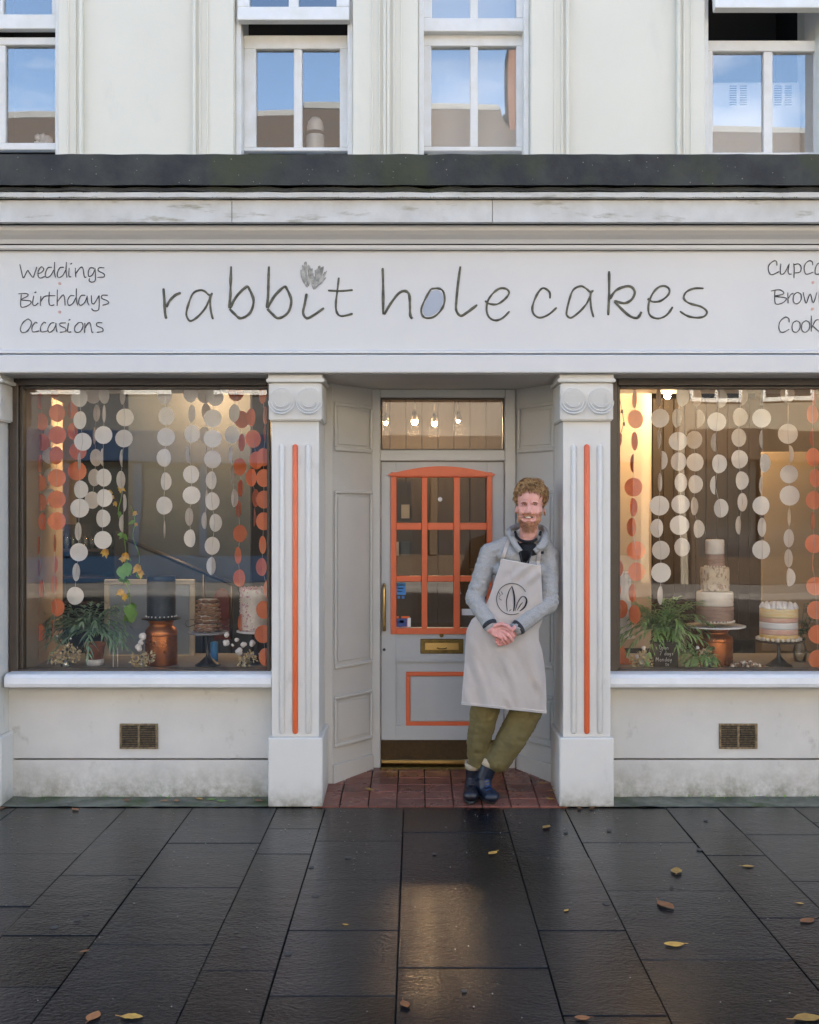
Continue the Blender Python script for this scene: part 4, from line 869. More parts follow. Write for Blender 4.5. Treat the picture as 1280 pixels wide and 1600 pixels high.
bl = thing('bunting_lights', 'string of little dark festoon sockets at the left of the right window', 'string lights', (X(965, .8), .8, 2.3))
fp = [V(966, 610, .8), V(972, 640, .8), V(975, 660, .8), V(970, 678, .8), V(966, 695, .8), V(958, 710, .8)]
MB().tube(fp, .0025, 5).build('wire', 'black', bl)
for p in fp[1:]: MB().cyl(p, p - Vector((0, 0, .022)), .007, .009, 8).build('socket', 'black', bl)

# ================================================================ DISPLAY ITEMS
SZ = .70
def cake(x, y, z, r, h, m, n=40, ridged=0.):
    mb = MB(); prof = []
    k = 14
    for i in range(k + 1):
        t = i / k; prof.append((r + (ridged * random.uniform(-1, 1) if 0 < i < k else -.003), h * t))
    return mb.lathe(prof, (x, y, z), n)
# copper milk-churn jar
def copper_jar(px, py0, w_, lab, Y):
    x = X(px, Y); h = Z(py0, Y) - SZ; r = S(w_ / 2, Y)
    t = thing('copper_jar', lab, 'jar', (x, Y, SZ), 'copper jars used as cake plinths')
    MB().lathe([(r * .98, 0), (r * 1.0, .01), (r, h * .70), (r * .97, h * .77), (r * .80, h * .84), (r * .72, h * .87), (r * .72, h * .93), (r * .80, h * .96), (r * .80, h), (r * .74, h), (.01, h * .99)], (x, Y, SZ), 40).build('body', 'copper', t)
    MB().lathe([(r * 1.012, h * .66), (r * 1.022, h * .68), (r * 1.012, h * .70)], (x, Y, SZ), 40).build('rim_band', 'copper', t)
    return x, Y, SZ + h
x, y, z = copper_jar(252, 968, 50, 'burnished copper jar under the navy cake', .62)
nv = thing('navy_cake', 'tall navy ridged cake with silver beads on the left copper jar', 'cake', (x, y, z))
MB().lathe([(.095, 0), (.118, .004), (.118, .010), (.09, .013)], (x, y, z), 36).build('plate', 'black', nv)
r_, h_ = S(22, .6), Z(900, .62) - z - .013
c = MB(); prof = []
for i in range(45): t = i / 44; prof.append((r_ + (.0022 if i % 2 else -.0012) * (1 if 0 < i < 44 else 0), h_ * t))
c.lathe(prof, (x, y, z + .0135), 44).build('sponge', 'navy', nv)
for i in range(22):
    a = i / 22 * 6.283; MB().ball((x + cos(a) * r_ * 1.06, y + sin(a) * r_ * 1.06, z + .022), .0055, 1).build('bead', 'white', nv)
# layered naked cake on a wrought stand
def stand(px, pyt, w_, Y, lab, plate='woodwall', colr='black', hb=20):
    x = X(px, Y); zt_ = Z(pyt, Y); t = thing('cake_stand', lab, 'cake stand', (x, Y, SZ))
    r = S(w_ / 2, Y)
    MB().lathe([(S(hb, Y), 0), (S(hb, Y), .006), (S(hb * .7, Y), .020), (.016, .055), (.010, .07), (.012, .10), (.009, .12), (.009, zt_ - SZ - .02), (.02, zt_ - SZ - .013)], (x, Y, SZ), 28).build('pedestal', colr, t)
    MB().lathe([(r * .9, -.012), (r, -.008), (r, 0), (r * .97, .001), (.01, .001)], (x, Y, zt_), 40).build('plate', plate, t)
    return x, Y, zt_ + .002
x, y, z = stand(325, 987, 64, .58, 'black cake stand with pale plate under the layered brown cake', 'dboard')
lc = thing('layered_cake', 'naked brown cake of stacked irregular baked layers on the middle stand', 'cake', (x, y, z))
H = Z(936, .58) - z; nl = 8
for l in range(nl):
    rr = S(22 - l * .55, .58); zz = z + H * (l + .5) / nl
    if l < nl: 
        MB().lathe([(rr * .80, -H / nl * .5), (rr * .84, 0), (rr * .80, H / nl * .5)], (x, y, zz), 20).build('cream_layer', 'icing', lc)
    for i in range(9):
        a = 6.283 * (i + (l % 2) * .5) / 9 + random.uniform(-.12, .12)
        mb = MB().ball((0, 0, 0), (rr * .36, rr * .26, H / nl * .48), 2)
        for v in mb.bm.verts: v.co += v.co.normalized() * .004 * noise.noise(v.co * 90 + Vector((l, i, 0)))
        mb.bm.transform(Matrix.Translation((x + cos(a) * rr * .78, y + sin(a) * rr * .78, zz + random.uniform(-.003, .003))) @ Matrix.Rotation(a + pi / 2, 4, 'Z') @ Matrix.Rotation(random.uniform(-.2, .2), 4, 'X'))
        mb.build('biscuit', 'cookie', lc)
MB().tube([(x + cos(a / 24 * 6.283) * S(34, .58), y + sin(a / 24 * 6.283) * S(34, .58), z + .03 + .035 * abs(sin(a / 24 * 6.283 * 1.5 + .6))) for a in range(25)], .0025, 5).build('wire_rim', 'black', lc)
# pink flowered cake
x, y, z = stand(400, 985, 60, .66, 'black cake stand under the pink flowered cake at the right', 'white')
pc = thing('flower_cake', 'white cake crusted with pink petals at the right of the left window', 'cake', (x, y, z))
r_, h_ = S(24, .66), Z(919, .66) - z
cake(x, y, z, r_, h_, 'icing').build('sponge', 'icing', pc)
mb = MB()
for i in range(420):
    a = random.uniform(0, 6.283); t = random.random()
    if abs(math.atan2(sin(a + 1.1), cos(a + 1.1))) < .5 and .12 < t < .9: continue
    mb.ball((x + cos(a) * (r_ + .001), y + sin(a) * (r_ + .001), z + h_ * t), random.uniform(.003, .0075), 1)
for i in range(120):
    a = random.uniform(0, 6.283); q = r_ * sqrt(random.uniform(.5, 1)); mb.ball((x + cos(a) * q, y + sin(a) * q, z + h_), random.uniform(.004, .008), 1)
tag(mb.build('petals', 'pinkp', pc), kind='stuff')
# tall tiered cake on plate and copper jar
x, y, z = copper_jar(1117, 982, 55, 'burnished copper jar under the tall tiered cake', .62)
tp = thing('cake_plate', 'wide white plate with beaded rim on the right copper jar', 'plate', (x, y, z))
MB().lathe([(.06, 0), (.10, .004), (S(47, .62), .012), (S(47, .62), .020), (.1, .014), (.01, .013)], (x, y, z), 44).build('dish', 'white', tp)
z += .018
tc_ = thing('tiered_cake', 'tall four tier cream and brown ombre cake on white plate', 'cake', (x, y, z))
mtan = mat('mocha_icing', (.33, .22, .17), .6, var=(12, .4, .6), c2=(.24, .15, .11), sc=(1, 1, 6), bump=(40, .4, .003))
mcork = mat('speckled_ivory_icing', (.58, .49, .36), .7, var=(55, .5, .62), c2=(.26, .17, .11), bump=(80, .4, .003), sc=(1, 1, .6))
for (w_, a, b, m) in ((57, 971, 946, mtan), (56, 946, 924, 'icing'), (44, 923, 886, mcork), (29, 885.5, 866, mtan), (28.5, 866, 843, 'icing')):
    MB().lathe([(S(w_ / 2, .62) - .003, 0), (S(w_ / 2, .62), .003)] + [(S(w_ / 2, .62) + random.uniform(-.0012, .0012), (Z(b, .62) - Z(a, .62)) * t / 8) for t in range(1, 8)] + [(S(w_ / 2, .62) - .001, Z(b, .62) - Z(a, .62) - .003), (S(w_ / 2, .62) - .004, Z(b, .62) - Z(a, .62)), (.003, Z(b, .62) - Z(a, .62))], (x, y, Z(a, .62)), 44).build('tier', m, tc_)
for rr, zz, n in ((S(29, .62), Z(970, .62), 34), (S(22.5, .62), Z(923, .62), 0), (S(15, .62), Z(885, .62), 20)):
    mb = MB()
    for i in range(n): a = i / n * 6.283; mb.ball((x + cos(a) * rr, y + sin(a) * rr, zz), .0085 if n > 20 else .006, 1)
    if n: tag(mb.build('piped_border', 'icing', tc_), kind='stuff')
# yellow striped cake
x, y, z = stand(1217, 1000, 72, .56, 'black cake stand under the yellow striped cake', 'woodwall')
sc_ = thing('striped_cake', 'yellow, pink and white striped cake topped with meringues', 'cake', (x, y, z))
my = mat('yellow_icing', (.70, .46, .12), .6, var=(14, .4, .6), c2=(.72, .55, .28), sc=(1, 1, 7), bump=(30, .2, .002)); mpk = mat('pink_icing', (.66, .36, .28), .6, var=(14, .4, .6), c2=(.70, .50, .38), sc=(1, 1, 7), bump=(30, .2, .002))
mpy = mat('pale_yellow_icing', (.74, .62, .36), .6, var=(14, .4, .6), c2=(.70, .50, .22), sc=(1, 1, 7), bump=(30, .2, .002))
zz = z
for h, m in ((9.5, my), (8.5, mpk), (10.5, 'white'), (7, mpk), (14, mpy)):
    hh = S(h, .56); MB().lathe([(S(29, .56), 0), (S(29.1, .56), hh * .3), (S(28.9, .56), hh * .7), (S(29, .56), hh), (.01, hh)], (x, y, zz), 44).build('stripe', m, sc_); zz += hh
for i in range(16):
    a = i / 16 * 6.283 + .1; q = S(24, .56) if i % 2 else S(20, .56)
    MB().lathe([(.020, -.003), (.022, .006), (.019, .012), (.017, .014), (.015, .022), (.010, .028), (.003, .036)], (x + cos(a) * q, y + sin(a) * q, zz), 12, wob=.0).build('meringue', 'white', sc_)
for i in range(7): a = i / 7 * 6.283; MB().ball((x + cos(a) * .04, y + sin(a) * .04, zz + .02), .02, 2).build('meringue', 'white', sc_)
for i in range(26): a = i / 26 * 6.283; MB().ball((x + cos(a) * S(31.5, .56), y + sin(a) * S(31.5, .56), z + .008), .012 if i % 3 else .015, 1).build('meringue', 'icing', sc_)
# tray of chocolates
x, y = X(1168, .42), .42
td = thing('treat_tray', 'low tray of small topped chocolates below the striped cake', 'tray', (x, y, SZ))
MB().lathe([(.10, 0), (.108, .004), (.108, .008), (.10, .008)], (x, y, SZ), 30).build('plate', 'white', td)
mb = MB(); mb2 = MB()
for i in range(60):
    a = random.uniform(0, 6.283); q = sqrt(random.random()) * .092; zz = SZ + .015 + .028 * (1 - q / .1) + random.uniform(0, .006)
    (mb if i % 2 else mb2).ball((x + cos(a) * q, y + sin(a) * q, zz), random.uniform(.008, .013), 1)
tag(mb.build('chocolates', 'cookie', td), kind='stuff'); tag(mb2.build('cream_dots', 'icing', td), kind='stuff')
# white ribbed cake at the left of the right window
x, y = X(968, .75), .75
wc = thing('ribbed_cake', 'white ribbed cake behind coral discs at the left of the right window', 'cake', (x, y, SZ))
MB().lathe([(.05, 0), (.05, .01), (.012, .04), (.012, .14), (.10, .15), (.10, .158)], (x, y, SZ), 24).build('pedestal', 'white', wc)
mb = MB(); n = 44; z0 = SZ + .16; h = Z(897, .75) - z0; rings = []
for zz in (0, h * .5, h): rings.append([mb.bm.verts.new((x + cos(i / n * 6.283) * (.068 + .003 * (i % 2)), y + sin(i / n * 6.283) * (.068 + .003 * (i % 2)), z0 + zz)) for i in range(n)])
for j in range(2):
    for i in range(n): mb.bm.faces.new((rings[j][i], rings[j][(i + 1) % n], rings[j + 1][(i + 1) % n], rings[j + 1][i]))
mb.bm.faces.new(rings[-1]); mb.build('sponge', 'white', wc)
for i in range(12): a = i / 12 * 6.283; MB().ball((x + cos(a) * .055, y + sin(a) * .055, z0 + h + .006), .013, 1).build('rosette', 'white', wc)
# black pot with chalk writing in the right display
x, y = X(1060, .46), .46
bt = thing('chalk_pot', 'black pot with white chalk writing below the green plant', 'pot', (x, y, SZ))
hh = Z(1003, .42) - SZ
MB().box(X(1022, .40), X(1060, .40), .40, .52, SZ, SZ + hh, .004).build('body', 'dark', bt)
def glyph_text(lines, y_, par, m, r):
    """small single-stroke chalk capitals and letters"""
    D = {'O': [[(0, .5), (.3, 0), (.6, .5), (.3, 1), (0, .5)]], 'p': [[(0, .4), (0, 1.4)], [(0, .5), (.4, .4), (.5, .7), (0, 1)]], 'e': [[(0, .7), (.5, .65), (.25, .4), (0, .7), (.2, 1), (.5, .95)]], 'n': [[(0, .4), (0, 1)], [(0, .6), (.35, .4), (.45, 1)]], '7': [[(0, 0), (.5, 0), (.15, 1)]],
         'd': [[(.5, .45), (.1, .5), (.1, .95), (.5, .8)], [(.5, 0), (.5, 1)]], 'a': [[(.5, .45), (.1, .5), (.1, .95), (.5, .8)], [(.5, .4), (.5, 1)]], 'y': [[(0, .4), (.2, .9), (.5, .4)], [(.5, .4), (.2, 1.4)]], 's': [[(.45, .45), (.1, .5), (.4, .75), (.1, 1)]],
         'M': [[(0, 1), (.1, 0), (.4, .7), (.7, 0), (.8, 1)]], 'o': [[(0, .7), (.25, .4), (.5, .7), (.25, 1), (0, .7)]], 't': [[(.2, .1), (.2, 1), (.4, 1)], [(0, .4), (.4, .4)]], 'S': [[(.5, .1), (.1, .1), (.1, .4), (.5, .6), (.4, 1), (0, .9)]], 'u': [[(0, .4), (.05, 1), (.45, .9), (.5, .4)]]}
    for txt, px, py, sz in lines:
        x_ = px; 
        mb = MB()
        for ch_ in txt:
            for st in D.get(ch_, []): mb.tube([V(x_ + a * sz * .8, py + b * sz, y_) for a, b in smooth_line(st, 3)], r, 4, (1, .3))
            x_ += sz * (.9 if ch_ == 'M' else .62)
        mb.build('chalk_writing', m, par)
glyph_text([('Open', 1031, 1009, 6), ('7 days', 1031, 1018, 6), ('Monday', 1025, 1027, 6.5), ('to', 1040, 1035, 5), ('Sunday', 1032, 1042, 5.5)], .398, bt, 'chalk', .0011)

# ---- plants
def fern(px, py, Y, w_, h_, m, lab, n=26, seed=1, base_z=None):
    rs = random.Random(seed); x, z = X(px, Y), Z(py, Y)
    t = thing('fern_plant', lab, 'plant', (x, Y, z))
    for i in range(n):
        a = rs.uniform(0, 6.283); ln = rs.uniform(.6, 1.05); el = rs.uniform(.1, 1.25)
        d = Vector((cos(a), sin(a) * .55, 0)); mb = MB(); pts = []
        for k in range(9):
            s_ = k / 8; rr = s_ * ln
            q = Vector((x, Y, z)) + Vector((d.x * S(w_, Y) * rr * cos(el * .6), d.y * S(w_, Y) * rr * .7, S(h_, Y) * (sin(el) * rr * 1.15 - .85 * rr * rr * ln * (.5 + .4 * cos(el)))))
            q += Vector((rs.uniform(-.004, .004),) * 3); pts.append(q)
        mb.tube(pts, [.0024 * (1 - .7 * k / 8) for k in range(9)], 4)
        for k in range(1, 9):
            tdir = (pts[k] - pts[k - 1]).normalized()
            for s_ in (-1, 1, 0) if k > 6 else (-1, 1):
                sd_ = tdir.cross(Vector((0, 0, 1))).normalized() * s_
                dd = (tdir * .9 + sd_ * .75 + Vector((0, 0, rs.uniform(-.25, .2)))).normalized()
                L_ = rs.uniform(.045, .085) * (1.15 - .4 * k / 8)
                mb.leaf(pts[k], dd, (0, 0, 1), L_, .014, 3, .3, .4)
        mb.build('frond', m, t)
    return t
fp_ = fern(140, 985, .56, 74, 74, 'fern', 'grey green fern spilling over the terracotta pot in the left window', 58, 3)
x = X(148, .62)
MB().lathe([(.048, 0), (.062, .08), (.066, .085), (.066, .10), (.060, .10), (.055, .09), (.003, .09)], (x, .62, SZ + .035), 28).build('pot', 'teracotta', fp_)
MB().lathe([(.055, 0), (.056, .03), (.05, .034), (.01, .034)], (x, .62, SZ), 28).build('saucer', 'white', fp_)
fern(62, 985, .80, 30, 40, 'fern', 'small dark fern at the left end of the left window', 14, 9)
f2 = fern(1036, 985, .52, 80, 82, 'fern2', 'bright green fern in the black chalk pot', 62, 5)
fern(1092, 1030, .46, 36, 36, 'fern2', 'small green tuft of leaves right of the chalk pot', 16, 6)
f3 = thing('leafy_plant', 'dark leafy plant in grey glass vase behind the striped cake', 'plant', (X(1258, .75), .75, SZ))
MB().lathe([(.035, 0), (.045, .06), (.028, .12), (.03, .15)], (X(1250, .75), .75, SZ), 20).build('vase', 'glassv', f3)
for i in range(5):
    mb = MB(); p0 = Vector((X(1250, .75), .75, SZ + .13)); d = Vector((random.uniform(-.06, .10), random.uniform(-.05, .05), random.uniform(.12, .26)))
    mb.tube([p0, p0 + d * .5, p0 + d], .002, 4)
    for k in range(12):
        a = random.uniform(0, 6.28); mb.leaf(p0 + d * random.uniform(.1, 1.05), (cos(a), sin(a), .3), (0, 0, 1), .045, .026, 3, .2, .5)
    mb.build('stem', mat('deep_green_leaf', (.03, .09, .03), .4) if i == 0 else bpy.data.materials['deep_green_leaf'], f3)
# yellow flowering vine hanging in the left window
vn = thing('flowering_vine', 'hanging vine with yellow flowers and bright green leaves left of the navy cake', 'vine', (X(198, .7), .7, 2.0))
vp = [V(187, 745, .7), V(190, 775, .7), V(185, 800, .7), V(193, 835, .7), V(197, 870, .7), V(192, 900, .7), V(203, 930, .7), V(200, 962, .7)]
vp2 = [V(205, 790, .72), V(211, 815, .72), V(208, 840, .72), V(218, 870, .72), V(213, 900, .72)]
MB().tube(smooth_line(vp, 4), .003, 5).build('stem', 'leafg', vn); MB().tube(smooth_line(vp2, 4), .0025, 5).build('stem', 'leafg', vn)
for px, py, s_ in ((172, 768, .8), (190, 762, .8), (181, 785, .6), (176, 775, .6), (212, 800, .6), (166, 860, 1.), (197, 866, 1.1), (193, 872, .8), (217, 885, 1.2), (221, 893, .9), (190, 923, 1.), (196, 930, .8), (213, 818, .5)):
    mb = MB(); p = V(px, py, .68 + random.uniform(-.03, .03)); b0 = random.uniform(0, 6)
    for k in range(6):
        a = b0 + k * 1.047 + random.uniform(-.25, .25); mb.leaf(p, (cos(a) * .8, -random.uniform(.2, 1.1), sin(a) * .7 - .35), (0, -1, 0), random.uniform(.026, .042) * s_, .030 * s_, 4, .5, .35)
    mb.ball(p, .006 * s_, 1); mb.build('flower', 'yellow', vn)
for i in range(34):
    q = random.choice(vp[:] + vp2 + [V(200, 890, .7), V(195, 905, .7), V(204, 945, .7)]); a = random.uniform(0, 6.28)
    if q.z > Z(830, .7) and i % 3: continue
    MB().leaf(q, (cos(a), -.3 + .3 * sin(a), random.uniform(-.9, .3)), (0, -1, .3), random.uniform(.03, .05), .026, 4, .2, .3).build('leaf', 'leafg', vn)
for px, py in ((201, 955), (205, 962), (197, 890), (190, 895)):
    p = V(px, py, .66); MB().leaf(p + Vector((0, 0, .04)), (.2, -.2, -1), (0, -1, 0), .085, .07, 6, .12, .0).build('leaf', 'leafg', vn)
# dried flowers and cotton stems in small vases
def posy(px, Y, lab, cot, dry, seed):
    rs = random.Random(seed); x = X(px, Y); t = thing('dried_posy', lab, 'vase', (x, Y, SZ), 'little vases of dried flowers')
    MB().lathe([(.020, 0), (.026, .006), (.030, .03), (.020, .055), (.013, .065), (.016, .075)], (x, Y, SZ), 18).build('vase', 'glassv', t)
    for dx, dz, r in dry:
        mb = MB(); c_ = Vector((x + S(dx, Y), Y + rs.uniform(-.02, .02), Z(dz, Y))); R = S(r, Y)
        for k in range(70):
            v = Vector((rs.gauss(0, 1), rs.gauss(0, 1), rs.gauss(0, 1))).normalized(); p = c_ + v * R * rs.uniform(.5, 1)
            w_ = Vector((rs.gauss(0, 1), rs.gauss(0, 1), rs.gauss(0, 1))).normalized(); mb.leaf(p, (v + w_ * .8), w_, .016, .014, 2, .3)
        mb.tube([c_, (x, Y, SZ + .06)], .0015, 4); mb.build('dried_head', 'dried', t)
    for dx, dz, r in cot:
        c_ = Vector((x + S(dx, Y), Y + rs.uniform(-.02, .02), Z(dz, Y)))
        MB().tube([c_, (c_ + Vector((x, Y, SZ + .06))) / 2 + Vector((.008, 0, .01)), (x, Y, SZ + .06)], .0016, 4).build('stem', 'twig', t)
        mb = MB()
        for k in range(4): mb.ball(c_ + Vector((rs.uniform(-.6, .6), rs.uniform(-.6, .6), rs.uniform(-.6, .6))) * S(r, Y) * .6, S(r, Y) * .62, 2)
        mb.build('cotton_boll', 'cotton', t)
posy(103, .42, 'vase of pale dried flowers below the fern pot, leftmost', [(-14, 994, 2.2), (9, 997, 2.2), (4, 1008, 2)], [(-14, 1026, 11), (12, 1024, 12), (4, 1014, 8), (-3, 1030, 8)], 1)
posy(222, .42, 'vase with cotton and dried heads left of the copper jar', [(1, 993, 7.5), (-7, 1012, 7), (-1, 1003, 5)], [(-11, 1032, 10), (11, 1026, 10), (0, 1036, 8)], 2)
posy(383, .40, 'vase with several cotton bolls right of the middle cake stand', [(-29, 992, 5.5), (-29, 1004, 5.5), (-14, 1000, 4.5), (-2, 1008, 5.5), (11, 1005, 6), (-10, 1018, 7), (-20, 1008, 3)], [(8, 1028, 11), (-4, 1034, 8)], 3)
posy(1002, .44, 'vase of pale dried flowers left of the chalk pot', [(4, 1013, 4), (-6, 1026, 4)], [(12, 1034, 9), (-8, 1034, 9), (2, 1024, 8)], 4)
posy(1106, .44, 'vase of dried flowers in front of the right copper jar', [(-16, 1012, 3), (-6, 1020, 3)], [(-4, 1022, 9), (6, 1032, 9), (-12, 1034, 8)], 5)
for px in (177, 184): 
    o = MB().cyl(V(px, 1044, .5), V(px, 1012, .5), .0022, n=6).build('drinking_straw', 'white'); tag(o, 'thin pale stick standing on the left display shelf, ' + ('left' if px < 180 else 'right') + ' of the pair', 'stick')
tag(MB().lathe([(.024, 0), (.024, .12), (.01, .125)], (X(335, .75), .75, SZ), 20).build('blue_canister', 'blues'), 'pale blue canister behind the foot of the black cake stand', 'canister')
# ================================================================ THE MAN
MY = .10
def J(px, py, Y=MY): return V(px, py, Y)
pp = thing('person', 'smiling bearded man in grey jacket, off-white apron and olive trousers, leaning in the doorway', 'person', (.5, .1, 0))
def caps(mb, a, ra, b, rb, flat=1., n=None):
    a, b = Vector(a), Vector(b); n = n or max(2, int((b - a).length / (min(ra, rb) * .35)) + 1)
    for i in range(n + 1):
        t = i / n; r = ra + (rb - ra) * t; mb.ball(a.lerp(b, t), (r, r * flat, r), 2)
def remesh(mb, vox, it=4, fac=.5):
    me = bpy.data.meshes.new('tmp'); mb.bm.to_mesh(me); mb.bm.free()
    o = bpy.data.objects.new('tmp', me); col.objects.link(o)
    r = o.modifiers.new('r', 'REMESH'); r.mode = 'VOXEL'; r.voxel_size = vox; r.use_smooth_shade = True
    s = o.modifiers.new('s', 'SMOOTH'); s.iterations = it; s.factor = fac
    bpy.context.view_layer.update()
    dg = bpy.context.evaluated_depsgraph_get(); out = bpy.data.meshes.new_from_object(o.evaluated_get(dg))
    bpy.data.objects.remove(o); bpy.data.meshes.remove(me)
    out.materials.clear()
    return out
def join(meshes, name):
    bm = bmesh.new()
    for m_ in meshes: bm.from_mesh(m_); bpy.data.meshes.remove(m_)
    for f in bm.faces: f.smooth = True
    me = bpy.data.meshes.new(name); bm.to_mesh(me); bm.free(); return me
px_of = lambda v: (650 + v.x * F / (CD + v.y), 797 - (v.z - CH) * F / (CD + v.y))

# --- head and neck
h = MB()
h.ball(J(829, 779, .085), (.077, .096, .092), 3); h.ball(J(827.8, 798, .062), (.073, .088, .070), 3)
h.ball(J(827, 811, .050), (.067, .068, .044), 3); h.ball(J(826.5, 820, .014), (.040, .036, .024), 2)
h.ball(J(826, 808, .004), (.030, .036, .027), 3)
caps(h, J(826.8, 788, -.020), .008, J(826, 799.5, -.036), .0125, 1, 8)
h.ball(J(822.6, 801.2, -.026), .009, 2); h.ball(J(829.6, 801.2, -.026), .009, 2)
caps(h, J(816.5, 785, -.008), .009, J(823, 784.5, -.018), .009, 1, 6); caps(h, J(831, 785, -.018), .009, J(838.5, 786, -.006), .009, 1, 6)
h.ball(J(816, 800, -.004), (.019, .022, .018), 2); h.ball(J(838.5, 801, -.002), (.019, .022, .018), 2)
h.ball(J(814.5, 794, .016), (.02, .024, .018), 2); h.ball(J(840, 795, .016), (.02, .024, .018), 2)
caps(h, J(816, 811.5, -.010), .010, J(821, 815, -.022), .008, 1, 5); caps(h, J(837, 811.5, -.010), .010, J(832, 815, -.022), .008, 1, 5)
h.ball(J(825.8, 813.5, -.022), (.018, .012, .008), 2)
h.ball(J(806.5, 797, .085), (.007, .016, .024), 2, rot=Matrix.Rotation(radians(10), 4, 'Y')); h.ball(J(851, 800, .085), (.007, .016, .024), 2, rot=Matrix.Rotation(radians(-10), 4, 'Y'))
caps(h, J(827, 815, .100), .052, J(825, 850, .105), .058, 1, 6)
hm = remesh(h, .0032, 3, .5)
hm.materials.append(M['skin']); hm.materials.append(M['beard'])
for f in hm.polygons:
    c_ = f.center; x_, y_ = px_of(c_); dx = abs(x_ - 826.5)
    jag = noise.noise(c_ * 120) * .8
    if c_.y < (.10 if y_ < 820 else .055) and y_ < 829 + jag and ((y_ > 816 + jag and not (dx < 6 and y_ < 817)) or (dx > 15.5 + jag and y_ > 800 + jag * 2) or (803 + jag * .5 < y_ < 806.2 and dx < 9.5) or (dx > 11 + jag * .5 and y_ > 807)): f.material_index = 1
# --- hands
def finger(mb, pts, r0, r1):
    for i in range(len(pts) - 1):
        t0 = i / (len(pts) - 1); t1 = (i + 1) / (len(pts) - 1); caps(mb, pts[i], r0 + (r1 - r0) * t0, pts[i + 1], r0 + (r1 - r0) * t1, 1, 7)
hr_ = MB()
caps(hr_, J(767, 983, -.080), .026, J(774, 985, -.090), .027, .8, 5)
for k, (a, b) in enumerate((((776, 981), (788, 982)), ((776, 985), (788, 987)), ((774, 988), (786, 992)), ((773, 991), (783, 996)))):
    caps(hr_, J(*a, -.100), .017, J(*b, -.116), .0125, 1, 6)
finger(hr_, [J(788, 981, -.117), J(796, 985, -.136), J(801.5, 993, -.132), J(801, 998, -.122)], .0105, .0085)
finger(hr_, [J(788, 987, -.119), J(795, 993, -.136), J(800, 1000, -.126), J(797, 1003, -.112)], .0108, .0085)
finger(hr_, [J(786, 992, -.116), J(791, 999, -.130), J(795, 1004, -.116), J(792, 1006, -.104)], .0102, .008)
finger(hr_, [J(783, 996, -.110), J(786, 1002, -.119), J(789, 1006, -.108)], .0092, .0075)
finger(hr_, [J(774, 978, -.104), J(784, 975, -.122), J(793, 978, -.138), J(799, 984, -.142)], .014, .0095)
hrm = remesh(hr_, .0022, 3, .45)
hl = MB()
caps(hl, J(812, 981, -.072), .026, J(804, 987, -.076), .027, .8, 5)
for a, b in (((803, 983), (793, 988)), ((803, 986), (792, 993)), ((802, 990), (791, 998)), ((802, 993), (792, 1002))): caps(hl, J(*a, -.080), .016, J(*b, -.088), .0125, 1, 6)
for a, b, c_ in (((793, 988), (783, 990), (776, 993)), ((792, 993), (782, 997), (775, 999)), ((791, 998), (782, 1003), (776, 1004)), ((792, 1002), (784, 1007), (779, 1008))):
    finger(hl, [J(*a, -.086), J(*b, -.088), J(*c_, -.094)], .0102, .008)
finger(hl, [J(806, 979, -.092), J(800, 984, -.112), J(795, 990, -.122)], .013, .009)
hlm = remesh(hl, .0022, 3, .45)
for m_ in (hrm, hlm):
    m_.materials.append(M['skin']); m_.materials.append(M['beard']); m_.materials.append(M['handskin'])
    for f in m_.polygons: f.material_index = 2
hm.materials.append(M['handskin'])
# --- body under the clothes
b = MB()
SHL, ELL, WRL = J(765, 864, .10), J(742, 936, .055), J(769, 982, -.078)
SHR, ELR, WRR = J(857, 868, .11), J(857, 942, .035), J(808, 982, -.070)
torso = [(826, 852, .05, .055, .09), (812, 866, .13, .085, .10), (811, 890, .145, .105, .095), (809, 920, .14, .11, .09), (806, 950, .135, .115, .09), (801, 980, .14, .115, .095), (797, 1010, .15, .115, .10), (795, 1032, .15, .11, .105)]
for px, py, rx, ry, y_ in torso: b.ball(J(px, py, y_), (rx, ry, .06), 3)
caps(b, J(824, 850, .10), .06, J(822, 870, .10), .07)
for s_, e_, w_ in ((SHL, ELL, WRL), (SHR, ELR, WRR)): caps(b, s_, .052, e_, .042); caps(b, e_, .042, w_, .027)
HPL, KNL, ANL = J(775, 1030, .10), J(757, 1122, .11), J(742, 1222, .20)
HPR, KNR, ANR = J(814, 1032, .12), J(822, 1114, .12), J(757, 1208, .14)
for s_, e_, w_ in ((HPL, KNL, ANL), (HPR, KNR, ANR)): caps(b, s_, .080, e_, .052); caps(b, e_, .052, w_, .030)
caps(b, ANL, .030, J(737, 1245, .12), .024); caps(b, ANR, .028, J(762, 1238, .10), .022)
bm_ = remesh(b, .008, 2, .5)
for m_ in ('skin', 'beard', 'handskin'): bm_.materials.append(M[m_])
body = join([hm, bm_, hrm, hlm], 'body'); 
for m_ in ('skin', 'beard', 'handskin'): body.materials.append(M[m_])
body_o = link('body', body, None, pp)

# --- jacket
def wrinkle(me, amp, sc_, dirs=None):
    norms = [n.vector.copy() for n in me.vertex_normals]
    for v, vn in zip(me.vertices, norms):
        n_ = noise.noise(Vector((v.co.x * sc_[0], v.co.y * sc_[1], v.co.z * sc_[2]))); n2 = noise.noise(Vector((v.co.x * sc_[0] * 2.3 + 5, v.co.y * sc_[1] * 2, v.co.z * sc_[2] * 2.1)))
        a = amp(v.co) if callable(amp) else amp
        v.co += vn * a * (abs(n_) * 1.6 - .35 + .5 * n2)
j = MB()
for px, py, rx, ry, y_ in torso[1:]: j.ball(J(px, py, y_), (rx + .014, ry + .014, .062), 3)
j.ball(J(796, 1040, .105), (.165, .125, .04), 3)
caps(j, J(804, 846, .11), .050, SHL, .058); caps(j, J(846, 848, .11), .048, SHR, .060)
caps(j, SHL, .059, ELL, .056); caps(j, ELL, .055, WRL.lerp(ELL, .10), .040)
